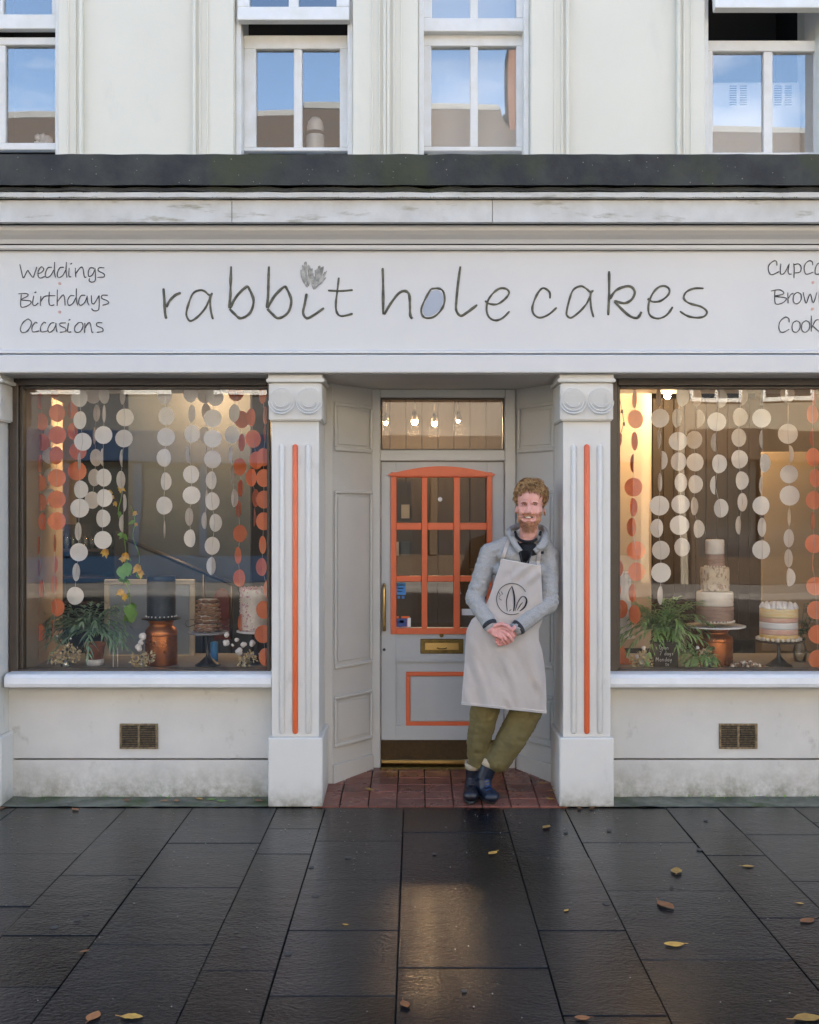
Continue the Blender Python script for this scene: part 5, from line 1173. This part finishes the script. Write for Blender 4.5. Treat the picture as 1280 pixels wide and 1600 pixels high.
caps(j, SHR, .062, ELR, .056); caps(j, ELR, .055, WRR.lerp(ELR, .02), .044)
# cloth gathers inside the elbows and on the cuffs
for k in range(5):
    t = .55 + k * .10; p = SHL.lerp(ELL, t); j.ball(p, (.0585, .0585, .009), 2, rot=Matrix.Rotation(radians(12), 4, 'Y')); p = ELL.lerp(WRL, .12 + k * .16)
    d = (WRL - ELL).to_track_quat('Z', 'Y').to_matrix().to_4x4(); j.ball(p, (.0495 - k * .002, .0495 - k * .002, .009), 2, rot=d)
    p = ELR.lerp(WRR, .08 + k * .17); d = (WRR - ELR).to_track_quat('Z', 'Y').to_matrix().to_4x4(); j.ball(p, (.0535 - k * .002,) * 2 + (.009,), 2, rot=d)
    p = SHR.lerp(ELR, .6 + k * .10); j.ball(p, (.0585, .0585, .009), 2, rot=Matrix.Rotation(radians(-10), 4, 'Y'))
jm = remesh(j, .0055, 3, .5); wrinkle(jm, .0050, (14, 14, 26))
jk = link('jacket', jm, 'fleece', pp)
# cuffs
for w_, e_, r in ((WRL, ELL, .041), (WRR, ELR, .043)):
    d = (w_ - e_).normalized(); t = .10 if w_ is WRL else .02
    c0 = w_.lerp(e_, t); MB().cyl(c0 - d * .010, c0 + d * .012, r + .002, r - .004, 24).build('cuff', 'trim', jk)
# surface of the chest for things worn on it
from mathutils.bvhtree import BVHTree
tj = MB()
for px, py, rx, ry, y_ in torso[1:]: tj.ball(J(px, py, y_), (rx + .018, ry + .018, .062), 3)
caps(tj, J(800, 846, .11), .050, SHL, .062); caps(tj, J(846, 848, .11), .048, SHR, .060)
tjm = remesh(tj, .008, 3, .5)
btm = bmesh.new(); btm.from_mesh(tjm); bpy.data.meshes.remove(tjm); bv = BVHTree.FromBMesh(btm)
def chest(px, py, off=.004, dflt=.05):
    x_, z_ = X(px, -.02), Z(py, -.02); hit = bv.ray_cast(Vector((x_, -1, z_)), Vector((0, 1, 0)))
    return Vector((x_, (hit[0].y if hit[0] else dflt) - off, z_))
def patch(name, outline, m, par, off=.006, th=.006, n=10):
    """cloth patch laid on the chest: outline given as left and right edges row by row (y, xl, xr)"""
    def f(u, v):
        k = v * (len(outline) - 1); i = min(int(k), len(outline) - 2); t = k - i
        y_ = outline[i][0] + (outline[i + 1][0] - outline[i][0]) * t; xl = outline[i][1] + (outline[i + 1][1] - outline[i][1]) * t; xr = outline[i][2] + (outline[i + 1][2] - outline[i][2]) * t
        return chest(xl + (xr - xl) * u, y_, off)
    return MB().grid(f, n, n * 2, thick=th).build(name, m, par)
ts = patch('tshirt', [(847, 808, 840), (851, 808, 840), (860, 810, 836), (872, 813, 829), (884, 816, 820)], 'tee', pp, .007, .005)
tb_ = MB(); tb_.ball(J(825, 860, .078), (.070, .080, .056), 3); link('tshirt_chest', remesh(tb_, .006, 2), 'tee', ts)
MB().tube(smooth_line([J(805, 831, .11), J(808, 839, .055), J(815, 844.5, .020), (J(825, 846.5, .008)), J(835, 844.5, .020), J(842, 839, .055), J(845, 831, .11)], 5), .0075, 8).build('neckband', 'tee', ts)
# standing collar: curved strip round the neck, open at the front
MB().tube(smooth_line([J(813, 862, .000), J(806, 852, .014), J(799, 839, .045), J(796, 829, .10), J(804, 824, .17), J(824, 821, .20), J(845, 824, .17), J(852.5, 831, .10), J(850, 842, .045), J(844, 854, .012), J(836, 862, .002)], 5), .0165, 10, (1, .75)).build('collar', 'fleece', jk)
MB().tube(smooth_line([J(851, 836, .055), J(853, 846, .03), J(847, 856, .006), J(838, 855, -.006)], 5), .013, 8, (1, .7)).build('collar', 'fleece', jk)
def flap(pts, m, name, par, th=.007):
    bm3 = MB(); n = len(pts); P_ = [chest(a, b_, .012 + o) for a, b_, o in pts]
    c_ = sum(P_, Vector()) / n + Vector((0, -.006, 0)); A = [bm3.bm.verts.new(p) for p in P_]; cc = bm3.bm.verts.new(c_)
    fs = [bm3.bm.faces.new((A[i], A[(i + 1) % n], cc)) for i in range(n)]
    bmesh.ops.solidify(bm3.bm, geom=fs, thickness=th); return bm3.build(name, m, par)
flap([(842, 836, .012), (849, 840, .012), (856, 851, .014), (843, 857, .010), (834, 853, .006), (838, 845, .010)], 'fleece', 'collar_flap', jk)
flap([(806, 836, .008), (800, 834, .010), (797, 843, .010), (803, 858, .006), (811, 868, .003), (810, 852, .004)], 'fleece', 'collar_flap', jk)
for pts in ([(811, 848), (813, 862), (816, 876), (818, 888)], [(836, 856), (830, 868), (825, 880), (822, 890)]):
    MB().tube([chest(a, b_, .014) for a, b_ in pts], .0035, 6).build('zip', 'trim', jk)
MB().tube([chest(831, 862, .012), chest(828, 876, .012), chest(825, 884, .012)], .002, 6).build('pocket_seam', 'trim', jk)
flap([(840, 857, .0), (845, 857, .0), (845, 864, .0), (840, 864, .0)], 'white', 'badge', jk, .002); flap([(847, 862, .0), (852, 862, .0), (852, 866, .0), (847, 866, .0)], 'trim', 'logo_mark', jk, .002)

# --- trousers
t_ = MB()
t_.ball(J(796, 1030, .105), (.160, .118, .10), 3); t_.ball(J(796, 1050, .105), (.155, .112, .08), 3)
caps(t_, HPL, .095, J(757, 1112, .105), .086); caps(t_, J(757, 1112, .105), .086, J(748, 1160, .135), .068); caps(t_, J(748, 1160, .135), .067, J(747, 1204, .18), .058)
caps(t_, J(812, 1032, .12), .098, J(823, 1110, .12), .094); caps(t_, J(823, 1110, .12), .093, J(802, 1150, .11), .086); caps(t_, J(802, 1150, .11), .086, J(779, 1187, .12), .076)
for (p, q, r, ks) in ((J(757, 1112, .105), J(746, 1190, .17), .075, (.1, .22, .4, .6, .72, .85, .97)), (J(823, 1108, .12), J(779, 1187, .12), .092, (.12, .3, .5, .66, .8, .93))):
    for i, k in enumerate(ks):
        d = (q - p).to_track_quat('Z', 'Y').to_matrix().to_4x4() @ Matrix.Rotation(radians((-1) ** i * 14), 4, 'Y'); rr = r * (1 - .2 * k) ; t_.ball(p.lerp(q, k), (rr * .97, rr * .97, .011), 2, rot=d)
tm = remesh(t_, .006, 3, .5); wrinkle(tm, lambda c_: .0055, (12, 12, 18))
# cut the hems off flat with the slope of the photo
bmt = bmesh.new(); bmt.from_mesh(tm)
def cut(mask, co, no):
    vs = [v for v in bmt.verts if mask(v.co)]; fs = list({f for v in vs for f in v.link_faces}); es = list({e for f in fs for e in f.edges})
    bmesh.ops.bisect_plane(bmt, geom=vs + es + fs, plane_co=co, plane_no=no, clear_outer=True)
mid = lambda c_: True
cut(mid, J(770, 1209, .10), Vector((-.30, .05, -1)))
for f in bmt.faces: f.smooth = True
edges = [e for e in bmt.edges if e.is_boundary]
bmt.to_mesh(tm); bmt.free()
tr_ = link('trousers', tm, 'olive', pp)
MB().tube([J(752, 1112, .022), J(753, 1140, .05), J(750, 1165, .08)], .003, 5).build('seam', 'olive', tr_)

# --- socks and shoes
MB().cyl(J(741, 1190, .185), J(741.5, 1199, .19), .054, .0535, 18).build('sock', 'sock', pp)
MB().cyl(J(768, 1186, .135), J(764, 1196, .137), .059, .058, 18).build('sock', 'sock', pp)
def shoe(ank, heel, toe, m, up, shaft):
    s = MB(); caps(s, ank, .047, shaft, .054, 1, 4); caps(s, ank, .046, heel, .042); caps(s, heel, .040, toe, .041, 1, 12); caps(s, ank, .044, heel.lerp(toe, .55), .042, 1, 10); s.ball(toe, (.046, .05, .034), 3)
    me = remesh(s, .004, 3, .5)
    o = link('shoe', me, m, pp); d = (toe - heel).normalized(); dn = -up
    sb = MB(); sb2 = [heel + dn * .034 + d * k * (toe - heel).length for k in (-.14, .2, .5, .8, 1.14)]
    side_ = d.cross(up).normalized(); mb = MB(); n = 24; r1 = []; r2 = []
    for i in range(n):
        a = 2 * pi * i / n; c_ = (heel + toe) / 2; ln = (toe - heel).length / 2 + .045
        w_ = .046 * (1 - .12 * cos(a) ** 2); p = c_ + d * cos(a) * ln + side_ * sin(a) * w_
        r1.append(mb.bm.verts.new(p + dn * .026)); r2.append(mb.bm.verts.new(p + dn * .044))
    for i in range(n): f = mb.bm.faces.new((r1[i], r1[(i + 1) % n], r2[(i + 1) % n], r2[i])); f.smooth = True
    mb.bm.faces.new(r1[::-1]); mb.bm.faces.new(r2); mb.build('sole', 'sole', o)
    # laces
    for k in range(4):
        p = ank.lerp(heel.lerp(toe, .75), .25 + k * .2) + (up * .6 + Vector((0, -1, 0)) * .8).normalized() * .046
        MB().tube([p - side_ * .018 + d * .003, p, p + side_ * .018 + d * .003], .0028, 5).build('lace', 'trim' if m != 'boot' else 'blued', o)
    return o
shoe(J(740, 1216, .20), Vector((.318, .235, .050)), Vector((.306, .075, .050)), 'bootd', Vector((0, 0, 1)), J(742, 1198, .19))
tq = Vector((.420, .060, .046)); hq = J(745, 1221, .185)
shoe(J(757, 1214, .135), hq, tq, 'boot', Vector((.25, -.62, .75)).normalized(), J(764, 1195, .135))

# --- apron
rows = [(873, 784, 845), (886, 780, 845.5), (900, 775, 846), (920, 769, 847), (940, 762, 848), (955, 753, 849), (968, 737, 848), (985, 729, 842), (1000, 728, 842), (1015, 727, 847), (1035, 726, 850.5), (1060, 724, 853), (1085, 722, 854), (1108, 721, 854)]
def edge(py):
    for i in range(len(rows) - 1):
        if py <= rows[i + 1][0] or i == len(rows) - 2:
            t = (py - rows[i][0]) / (rows[i + 1][0] - rows[i][0]); return tuple(rows[i][k] + (rows[i + 1][k] - rows[i][k]) * t for k in (1, 2))
def lerpt(tab, v):
    if v <= tab[0][0]: return tab[0][1]
    for i in range(len(tab) - 1):
        if v <= tab[i + 1][0]: t = (v - tab[i][0]) / (tab[i + 1][0] - tab[i][0]); return tab[i][1] + (tab[i + 1][1] - tab[i][1]) * t
    return tab[-1][1]
def apron(px, py, off=0.):
    xl, xr = edge(py); cx = (xl + xr) / 2; hw = (xr - xl) / 2 * 1.07
    front = lerpt([(870, -.034), (920, -.048), (960, -.058), (1000, -.060), (1050, -.058), (1115, -.062)], py)
    dep = lerpt([(870, .020), (940, .05), (975, .12), (1010, .12), (1115, .12)], py)
    u = (px - cx) / hw; y_ = front + dep * (1 - sqrt(max(0, 1 - u * u)))
    if py < 1000:
        c_ = chest(px, py, .010, 9.); y_ = min(y_, c_.y) if c_.y < 5 else y_
    fold = 0
    if py > 985:   # skirt folds running down and out from the folded hands
        k = min(1, (py - 985) / 60); fold = .013 * k * sin((px - 790) * .15 + (py - 1000) * -.05) * (.55 + .6 * noise.noise(Vector((px * .03, py * .02, 0)))) + .016 * k * noise.noise(Vector((px * .07 - py * .03, py * .02, 3)))
    else:
        fold = .004 * noise.noise(Vector((px * .05, py * .05, 7))) - .010 * math.exp(-((px - 812) / 14) ** 2 - ((py - 893 - abs(px - 812) * -.5) / 9) ** 2) * 0
        fold += .006 * sin((px + py) * .22) * math.exp(-((py - 900) / 16) ** 2) * (1 if px > 800 else .3)
    y_ += fold - off
    return V(px, py, y_)
def af(u, v):
    py = 873 + (1108 - 873) * v; xl, xr = edge(py); px = xl + (xr - xl) * u
    if py < 890: py_ = py + (u * 11) * (1 - (py - 873) / 17)
    elif py > 1060: py_ = py + (-7 + 14 * u) * (py - 1060) / 48
    else: py_ = py
    return apron(px, py_)
ap = MB().grid(af, 60, 110, thick=.004).build('apron', 'apron', pp)
MB().tube([af(i / 40, 1.0) + Vector((0, -.001, .012)) for i in range(41)], .0022, 5).build('hem', 'apron', ap)
MB().tube([af(i / 30, 0) + Vector((0, -.001, -.004)) for i in range(31)], .0028, 5).build('hem', 'apron', ap)
def strap(pts, name='strap'):
    q = smooth_line(pts, 6); P_ = [chest(a, b_, .012) for a, b_ in q]
    mb = MB(); L_ = []
    for i, p in enumerate(P_):
        d = (P_[min(i + 1, len(P_) - 1)] - P_[max(i - 1, 0)]).normalized(); s_ = d.cross(Vector((0, 1, 0))).normalized() * .0095; L_.append((mb.bm.verts.new(p - s_), mb.bm.verts.new(p + s_)))
    fs = [mb.bm.faces.new((L_[i][0], L_[i][1], L_[i + 1][1], L_[i + 1][0])) for i in range(len(L_) - 1)]
    bmesh.ops.solidify(mb.bm, geom=fs, thickness=.003); mb.build(name, 'apron', ap)
strap([(799, 842), (796, 848), (792, 856), (787, 870), (785, 880)]); strap([(846, 846), (845, 852), (844, 862), (843, 880), (843, 890)])
ink = []
mb = MB(); mb.tube([apron(800 + 24 * cos(a / 40 * 6.283), 936 - 24.5 * sin(a / 40 * 6.283), .0045) for a in range(3, 34)], .0018, 5); mb.build('logo_ring', 'tee', ap)
for pts, r in (([(793, 955), (791.5, 940), (795, 925), (800, 916)], .0028), ([(800, 916), (803, 928), (804, 942), (802.5, 955)], .005), ([(805, 955), (809, 942), (815, 933), (820, 932)], .0026), ([(820, 932), (823, 938), (820, 948), (812, 955)], .005), ([(808, 954), (813, 946), (817, 941)], .0026), ([(796, 955), (799, 952)], .002)):
    q = smooth_line(pts, 5); MB().tube([apron(a, b_, .0045) for a, b_ in q], [r * (.35 + .65 * sin(pi * (i + .5) / len(q))) for i in range(len(q))], 5, (1, .4)).build('logo_ear', 'tee', ap)
for pts in ([(779, 925), (782, 930), (780, 933)], [(783, 924), (786, 929)], [(780, 935), (784, 938)]): MB().tube([apron(a, b_, .0045) for a, b_ in pts], .0013, 4).build('logo_script', 'pic', ap)

# --- hair, brows, eyes, mouth
hc = MB(); hc.ball(J(830, 773, .098), (.0835, .098, .085), 3)
hcm = remesh(hc, .005, 2, .4)
bmh = bmesh.new(); bmh.from_mesh(hcm); bpy.data.meshes.remove(hcm)
def keep(c_):
    x_, y_ = px_of(c_)
    if c_.y > .075: return y_ < 806
    line = 764 + 5.5 * ((x_ - 829) / 17) ** 4 + 2 * noise.noise(c_ * 60)
    if x_ < 810 or x_ > 848.5: line = 793
    return y_ < line
bmesh.ops.delete(bmh, geom=[v for v in bmh.verts if not keep(v.co)], context='VERTS')
for v in bmh.verts: v.co += v.normal * .006 * noise.noise(v.co * 70)
hair = bpy.data.meshes.new('hair'); bmh.to_mesh(hair); scalp = [(v.co.copy(), v.normal.copy()) for v in bmh.verts]; bmh.free()
ho = link('hair', hair, 'hair', body_o)
rs = random.Random(11); mb = MB()
for i in range(2800):
    p, n_ = rs.choice(scalp); x_, y_ = px_of(p)
    side_dir = Vector(((p.x - X(829, .1)) * 6, .3 if p.y > .05 else -.35, -.55)); side_dir.z += .35 if y_ < 768 else -.35
    g = (side_dir - n_ * side_dir.dot(n_)); g = g.normalized() if g.length > 1e-3 else Vector((1, 0, 0))
    w3 = Vector((noise.noise(p * 28), noise.noise(p * 28 + Vector((9, 0, 0))), noise.noise(p * 28 + Vector((0, 9, 0))))) * .35
    g = (g + w3 + Vector((rs.gauss(0, .10), rs.gauss(0, .08), rs.gauss(0, .08)))).normalized()
    L_ = rs.uniform(.024, .048) ; c_ = rs.uniform(.3, .9); tw_ = g.cross(n_) * rs.uniform(-.25, .25)
    P_ = [p + n_ * (-.004), p + g * L_ * .35 + n_ * .009 + tw_ * L_ * .2, p + g * L_ * .75 + n_ * (.012 * c_) + tw_ * L_ * .7, p + g * L_ * 1.0 + n_ * (-.004) + tw_ * L_]
    mb.tube(P_, [.0016, .0019, .0014, .0003], 4)
tag(mb.build('hair_locks', 'hair', body_o), kind='stuff')
mb = MB()
for i in range(500):
    a = rs.uniform(-1.15, 1.15); py_ = rs.uniform(806, 831); 
    p = J(826.5 + sin(a) * (15.5 - max(0, py_ - 818) * .5), py_, .055 - .075 * cos(a)); 
    if abs(a) < .55 and py_ < 817: continue
    d = Vector((sin(a) * .5, -cos(a) * .5, -1)).normalized(); mb.tube([p, p + d * .007, p + d * .012], [.0014, .0012, .0004], 3)
tag(mb.build('beard_hairs', 'beard', body_o), kind='stuff')
mb = MB()
for i in range(60):
    px_ = 826.3 + rs.uniform(-9.5, 9.5); p = J(px_, 804.6 + abs(px_ - 826.3) * .22 + rs.uniform(-.8, .8), -.036 + .0009 * abs(px_ - 826.3) ** 1.5 * .35); d = Vector(((px_ - 826.3) * .06, -.4, -.8)).normalized(); mb.tube([p, p + d * .008], [.0016, .0008], 3)
tag(mb.build('moustache', 'beard', body_o), kind='stuff')
for x0_, s_ in ((819.6, 1), (835.2, -1)):
    MB().ball(J(x0_, 788.3, -.0135), (.0095, .006, .0018), 2).build('eye', 'white', body_o); MB().ball(J(x0_ + .2, 788.3, -.0172), (.0050, .004, .0021), 2).build('iris', 'eye', body_o)
    MB().tube([J(x0_ - 4.0, 788.8, -.0105), J(x0_ - 1.5, 787.6, -.0175), J(x0_ + 1.5, 787.5, -.0175), J(x0_ + 4.0, 788.6, -.0105)], .0019, 5).build('eyelid', 'brow', body_o)
    MB().tube([J(x0_ - 3.4, 789.6, -.0115), J(x0_, 790.4, -.0165), J(x0_ + 3.4, 789.4, -.0115)], .0014, 5).build('eyelid', 'lips', body_o)
    MB().tube([J(x0_ - 5.4, 786.6, -.012), J(x0_ - 2, 785.2, -.0235), J(x0_ + 2, 785.1, -.0235), J(x0_ + 5.4, 786.4, -.012)], [.0018, .0032, .0032, .0018], 6, (1, .6)).build('eyebrow', 'brow', body_o)
MB().ball(J(825.8, 808.2, -.0265), (.0265, .0085, .0065), 3).build('mouth', 'eye', body_o)
te = MB()
for k in range(7): te.box(X(825.7, -.03) + (k - 3.5) * .0050 + .0002, X(825.7, -.03) + (k - 2.5) * .0050 - .0002, -.0372 + .0012 * abs(k - 3) ** 1.2, -.030, Z(809.4, -.03), Z(806.7, -.03), .0006)
te.build('teeth', 'teeth', body_o)
MB().tube([J(819, 807.4, -.024), J(822.5, 806.2, -.034), J(825.8, 806.4, -.037), J(829, 806.2, -.034), J(832.5, 807.4, -.024)], .0018, 5).build('lip', 'lips', body_o)
MB().tube([J(819, 808.2, -.024), J(822.5, 810.2, -.034), J(825.8, 810.8, -.036), J(829, 810.2, -.034), J(832.5, 808.2, -.024)], .0026, 5).build('lip', 'lips', body_o)
# ================================================================ FALLEN LEAVES
def ground_pt(px, py):
    d = CH * F / (py - 797); return Vector(((px - 650) * d / F, d - CD, .004))
LV = [(854, 1293, .055, 'leafy', 'small tan leaf nearest the right pilaster on the wet slabs'), (770, 1334, .05, 'leafy', 'bright yellow leaf on the slabs below the man'), (1057, 1362, .075, 'leafy', 'tan leaf lying flat, upper of the group of three at right'),
      (1040, 1416, .085, 'leafb', 'curled brown leaf in the middle of the right slabs'), (1053, 1477, .06, 'leafy', 'round yellow leaf below the curled brown one'), (1169, 1355, .045, 'leafy', 'tiny pale leaf right of the tan leaf'), (1261, 1440, .06, 'leafb', 'brown leaf close to the right edge of the photo'),
      (633, 1571, .045, 'leafb', 'small brown leaf on the middle joint at the bottom'), (146, 1590, .06, 'leafb', 'brown leaf at the bottom left, left of the pair'), (206, 1591, .06, 'leafy', 'tan leaf at the bottom left, right of the pair'), (118, 1266, .05, 'leafb', 'faded brown leaf at the edge of the left moss strip'),
      (1262, 1593, .08, 'leafy', 'yellow leaf in the bottom right corner'), (910, 1592, .04, 'leafb', 'small brown leaf at the bottom right of the middle'), (1250, 1413, .025, 'leafy', 'tiny yellow scrap above the brown leaf by the right edge'), (885, 1424, .025, 'leafy', 'tiny yellow scrap between the two middle right joints'), (132, 1488, .03, 'leafb', 'small brown scrap on the left slabs'), (540, 1446, .02, 'leafy', 'tiny pale scrap left of the bright reflection')]
rs = random.Random(21)
def fallen(p, ln, m, lab, grp='fallen autumn leaves'):
    a = rs.uniform(0, 6.28); mb = MB(); d = Vector((cos(a), sin(a), 0)); sd_ = Vector((-d.y, d.x, 0)); rows_ = []
    n = 7; lob = rs.uniform(0, .22)
    for i in range(n + 1):
        t = i / n; q = d * ln * (t - .5); wv = ln * .30 * sin(pi * min(1, t * .96 + .03)) ** .8 * (1 - lob * (i % 2)); lift = ln * (.03 * sin(t * 4 + a) + .022)
        rows_.append([mb.bm.verts.new(q - sd_ * wv + Vector((0, 0, lift * .6 + ln * .03))), mb.bm.verts.new(q + Vector((0, 0, lift * .35 + .002))), mb.bm.verts.new(q + sd_ * wv + Vector((0, 0, lift * .6 + ln * .01)))])
    for i in range(n):
        for k in (0, 1): mb.bm.faces.new((rows_[i][k], rows_[i][k + 1], rows_[i + 1][k + 1], rows_[i + 1][k]))
    mb.tube([d * -ln * .5 + Vector((0, 0, .003)), d * -ln * .72 + sd_ * ln * .05 + Vector((0, 0, .004))], ln * .015, 4)
    mb.bm.transform(Matrix.Translation(p)); o = mb.build('fallen_leaf', m)
    return tag(o, lab, 'leaf', grp)
for px, py, ln, m, lab in LV: fallen(ground_pt(px, py), ln * 1.25, m, lab)
fallen(Vector((X(577, .28), .28, .028)), .07, 'leafy', 'pale leaf lying on the red tiles')
for px, m, lab in ((258, 'leafb', 'brown leaf against the left wall foot, leftmost of the row'), (276, 'leafb', 'curled brown leaf in the row at the left wall foot'), (310, 'leafy', 'tan leaf left of the two green ones at the wall foot'), (329, 'leafg', 'green leaf at the left wall foot, left of two'), (347, 'leafg', 'green leaf at the left wall foot, right of two'), (405, 'leafb', 'dark brown leaf tucked beside the left pilaster plinth'), (198, 'leafb', 'small rust leaf at the wall foot below the left vent')):
    fallen(Vector((X(px, .10), .10 + rs.uniform(-.02, .03), .014)), .055, m, lab)
for i, (px, lab) in enumerate(((853, 'orange leaf lowest in the little heap beside the right plinth'), (857, 'upper orange leaf of the little heap beside the right plinth'), (862, 'brown leaf at the back of the little heap beside the right plinth'), (866, 'rust leaf touching the right plinth in the little heap'), (848, 'ochre leaf at the left of the little heap beside the right plinth'))):
    fallen(Vector((X(px, .3), .10 + .07 * i * .8, .022 + .008 * i)), .055, 'leafb' if i % 2 else 'leafy', lab)
for px, lab in ((905, 'rust leaf at the left foot of the right plinth'), (925, 'rust leaf at the right foot of the right plinth'), (3, 'brown leaf at the foot of the left edge pilaster')):
    fallen(Vector((X(px, -.03), -.03, .006)), .04, 'leafb', lab)
mb = MB()
for i in range(26):
    p = Vector((rs.uniform(-2.2, 2.4), rs.uniform(-2.6, -.1), .0005)); r_ = rs.uniform(.008, .018); q_ = []
    for k in range(9): a = 6.283 * k / 9; q_.append((p.x + cos(a) * r_ * rs.uniform(.7, 1.1), p.y + sin(a) * r_ * rs.uniform(.7, 1.1)))
    mb.prism(q_, 'z', .001, .0042)
tag(mb.build('gum_spots', 'gum'), 'flattened grey chewing gum spots on the wet slabs', 'gum', kind='stuff')
# grit and bits on the slabs
mb = MB()
for i in range(420):
    p = Vector((rs.uniform(-2.6, 2.6), -abs(rs.gauss(0, 1.3)) - .01, .002)); mb.ball(p, rs.uniform(.0012, .0032), 1)
tag(mb.build('grit', 'granite'), 'tiny pale grit scattered over the wet slabs', 'grit', kind='stuff')

# ================================================================ ACROSS THE STREET (seen in the glass and the wet slabs)
OY = -18.3
def facade(nm, lab, x0, x1, h, m, wins_, roof=None, base=None, chim=()):
    t = thing(nm, lab, 'building', ((x0 + x1) / 2, OY - 3, 0))
    MB().box(x0, x1, OY - 7, OY, -.1, h).build('wall', m, t)
    for a, b, c, d in wins_:
        wf = MB().box(a - .08, b + .08, OY, OY + .05, c - .1, c).box(a - .08, b + .08, OY, OY + .04, d, d + .09).box(a - .08, a, OY, OY + .04, c, d).box(b, b + .08, OY, OY + .04, c, d).box((a + b) / 2 - .03, (a + b) / 2 + .03, OY + .012, OY + .04, c, d).box(a, b, OY + .012, OY + .035, (c + d) / 2 - .03, (c + d) / 2 + .03).build('window', 'sash', t)
        MB().box(a, b, OY + .002, OY + .012, c, d).build('pane', 'farglass', wf)
    if roof:
        MB().prism([(OY + .3, h), (OY - 3.5, h + roof + 1.35), (OY - 7.3, h)], 'x', x0 - .05, x1 + .05).build('roof', 'slate', t)
        zr = h + roof + 1.35; MB().box(x0, x1, OY - 3.62, OY - 3.38, zr - .12, zr + .06, .02).build('ridge_cap', 'greyw', t)
        for k in range(int((x1 - x0) / 3.2)):
            xk = x0 + 1.6 + k * 3.2; a_ = math.atan2(roof + 1.35, 3.8)
            rl = MB().box(-.35, .35, -.5, .5, .0, .08, .01); rl.bm.transform(Matrix.Translation((xk, OY - 1.9, h + (roof + 1.35) * .60)) @ Matrix.Rotation(pi - a_, 4, 'X') @ Matrix.Rotation(pi, 4, 'X')); rl.build('roof_light', 'farglass', t)
    for cx, ch_ in chim:
        c = MB().box(cx - .5, cx + .5, OY - 4, OY - 3, h, ch_, .02).build('chimney', 'brickw', t)
        for k in (-.3, 0, .3): MB().cyl((cx + k, OY - 3.5, ch_), (cx + k, OY - 3.5, ch_ + .4), .12, .10, 10).build('chimney_pot', 'teracotta', c)
    if base:
        bm_, lab2 = base
        w_ = MB().box(x0 + .2, x1 - .2, OY + .001, OY + .25, 2.7, 3.4, .02).build('shop_fascia', bm_, t)
        MB().box(x0 + .2, x1 - .2, OY + .001, OY + .15, 0, .6, .02).build('stall_board', bm_, t)
        n = max(2, int((x1 - x0) / 1.6))
        for i in range(n + 1):
            xx = x0 + .3 + (x1 - x0 - .6) * i / n; MB().box(xx - .09, xx + .09, OY + .002, OY + .2, .6, 2.7, .01).build('shop_pillar', bm_, t)
        MB().box(x0 + .3, x1 - .3, OY + .003, OY + .06, .601, 2.699).build('shop_glass', 'farglass', t)
    return t
def wgrid(x0, x1, n, rows_, w_=1.0, h_=1.6): return [(x0 + (x1 - x0) * (i + .5) / n - w_ / 2, x0 + (x1 - x0) * (i + .5) / n + w_ / 2, z, z + h_) for i in range(n) for z in rows_]
facade('terrace_house', 'pale building across the street, farthest left', -30, -20, 9, 'sand', wgrid(-30, -20, 4, (4.2, 6.6)), 1.5, ('brown', ''))
facade('terrace_house', 'brick building across the street, second from left', -20, -11.5, 8.6, 'brickw', wgrid(-20, -11.5, 3, (4.2, 6.4)), 1.6, ('whitew', ''), [(-15, 11.2)])
facade('terrace_house', 'grey rendered building with bright blue shopfront across the street', -11.4, -2.9, 8.1, 'greyw', wgrid(-11.4, -2.9, 4, (4.4,)), 2.45, ('bluew', ''), [])
facade('terrace_house', 'weathered stone house with slate roof across the street, opposite the doorway', -2.8, 2.2, 8.0, 'stonew', wgrid(-2.8, 2.2, 2, (5.6,), 1.0, 1.4), 2.75, ('brown', ''), [])
facade('terrace_house', 'low sandstone building across the street', 2.3, 5.3, 8.2, 'sand', wgrid(2.3, 5.3, 1, (4.1,)), 2.3, ('greyw', ''), [(2.9, 13.6)])
def stacks(bl_, L_):
    for c0, c1, hh in L_:
        c = MB().box(c0, c1, OY - 4, OY - 3.1, 8, hh, .02).build('chimney', 'brickw', bl_)
        for k in range(int((c1 - c0) / .3)): MB().cyl((c0 + .17 + k * .3, OY - 3.55, hh), (c0 + .17 + k * .3, OY - 3.55, hh + .35), .10, .085, 10).build('chimney_pot', 'teracotta', c)
lh = facade('terrace_house', 'long cream building with chimney stacks across the street', 5.95, 14.5, 8.0, 'whitew', wgrid(5.95, 14.5, 5, (4.2,)), 2.2, ('brown', ''))
stacks(lh, ((12.5, 13.2, 12.6),))
lh = facade('terrace_house', 'long sandstone building with a row of chimney stacks across the street, farthest right', 15.05, 34, 8.0, 'sand', wgrid(15.05, 34, 9, (4.2,)), 2.2, ('brown', ''))
stacks(lh, ((16.3, 17.25, 12.3), (21.3, 22.2, 12.2)))
MB().box(5.3, 5.95, OY - 3, OY - 2.8, -.1, 2.4).build('yard_wall', 'brickw'); tag(bpy.data.objects['yard_wall'], 'brick yard wall closing the gap across the street', 'wall')
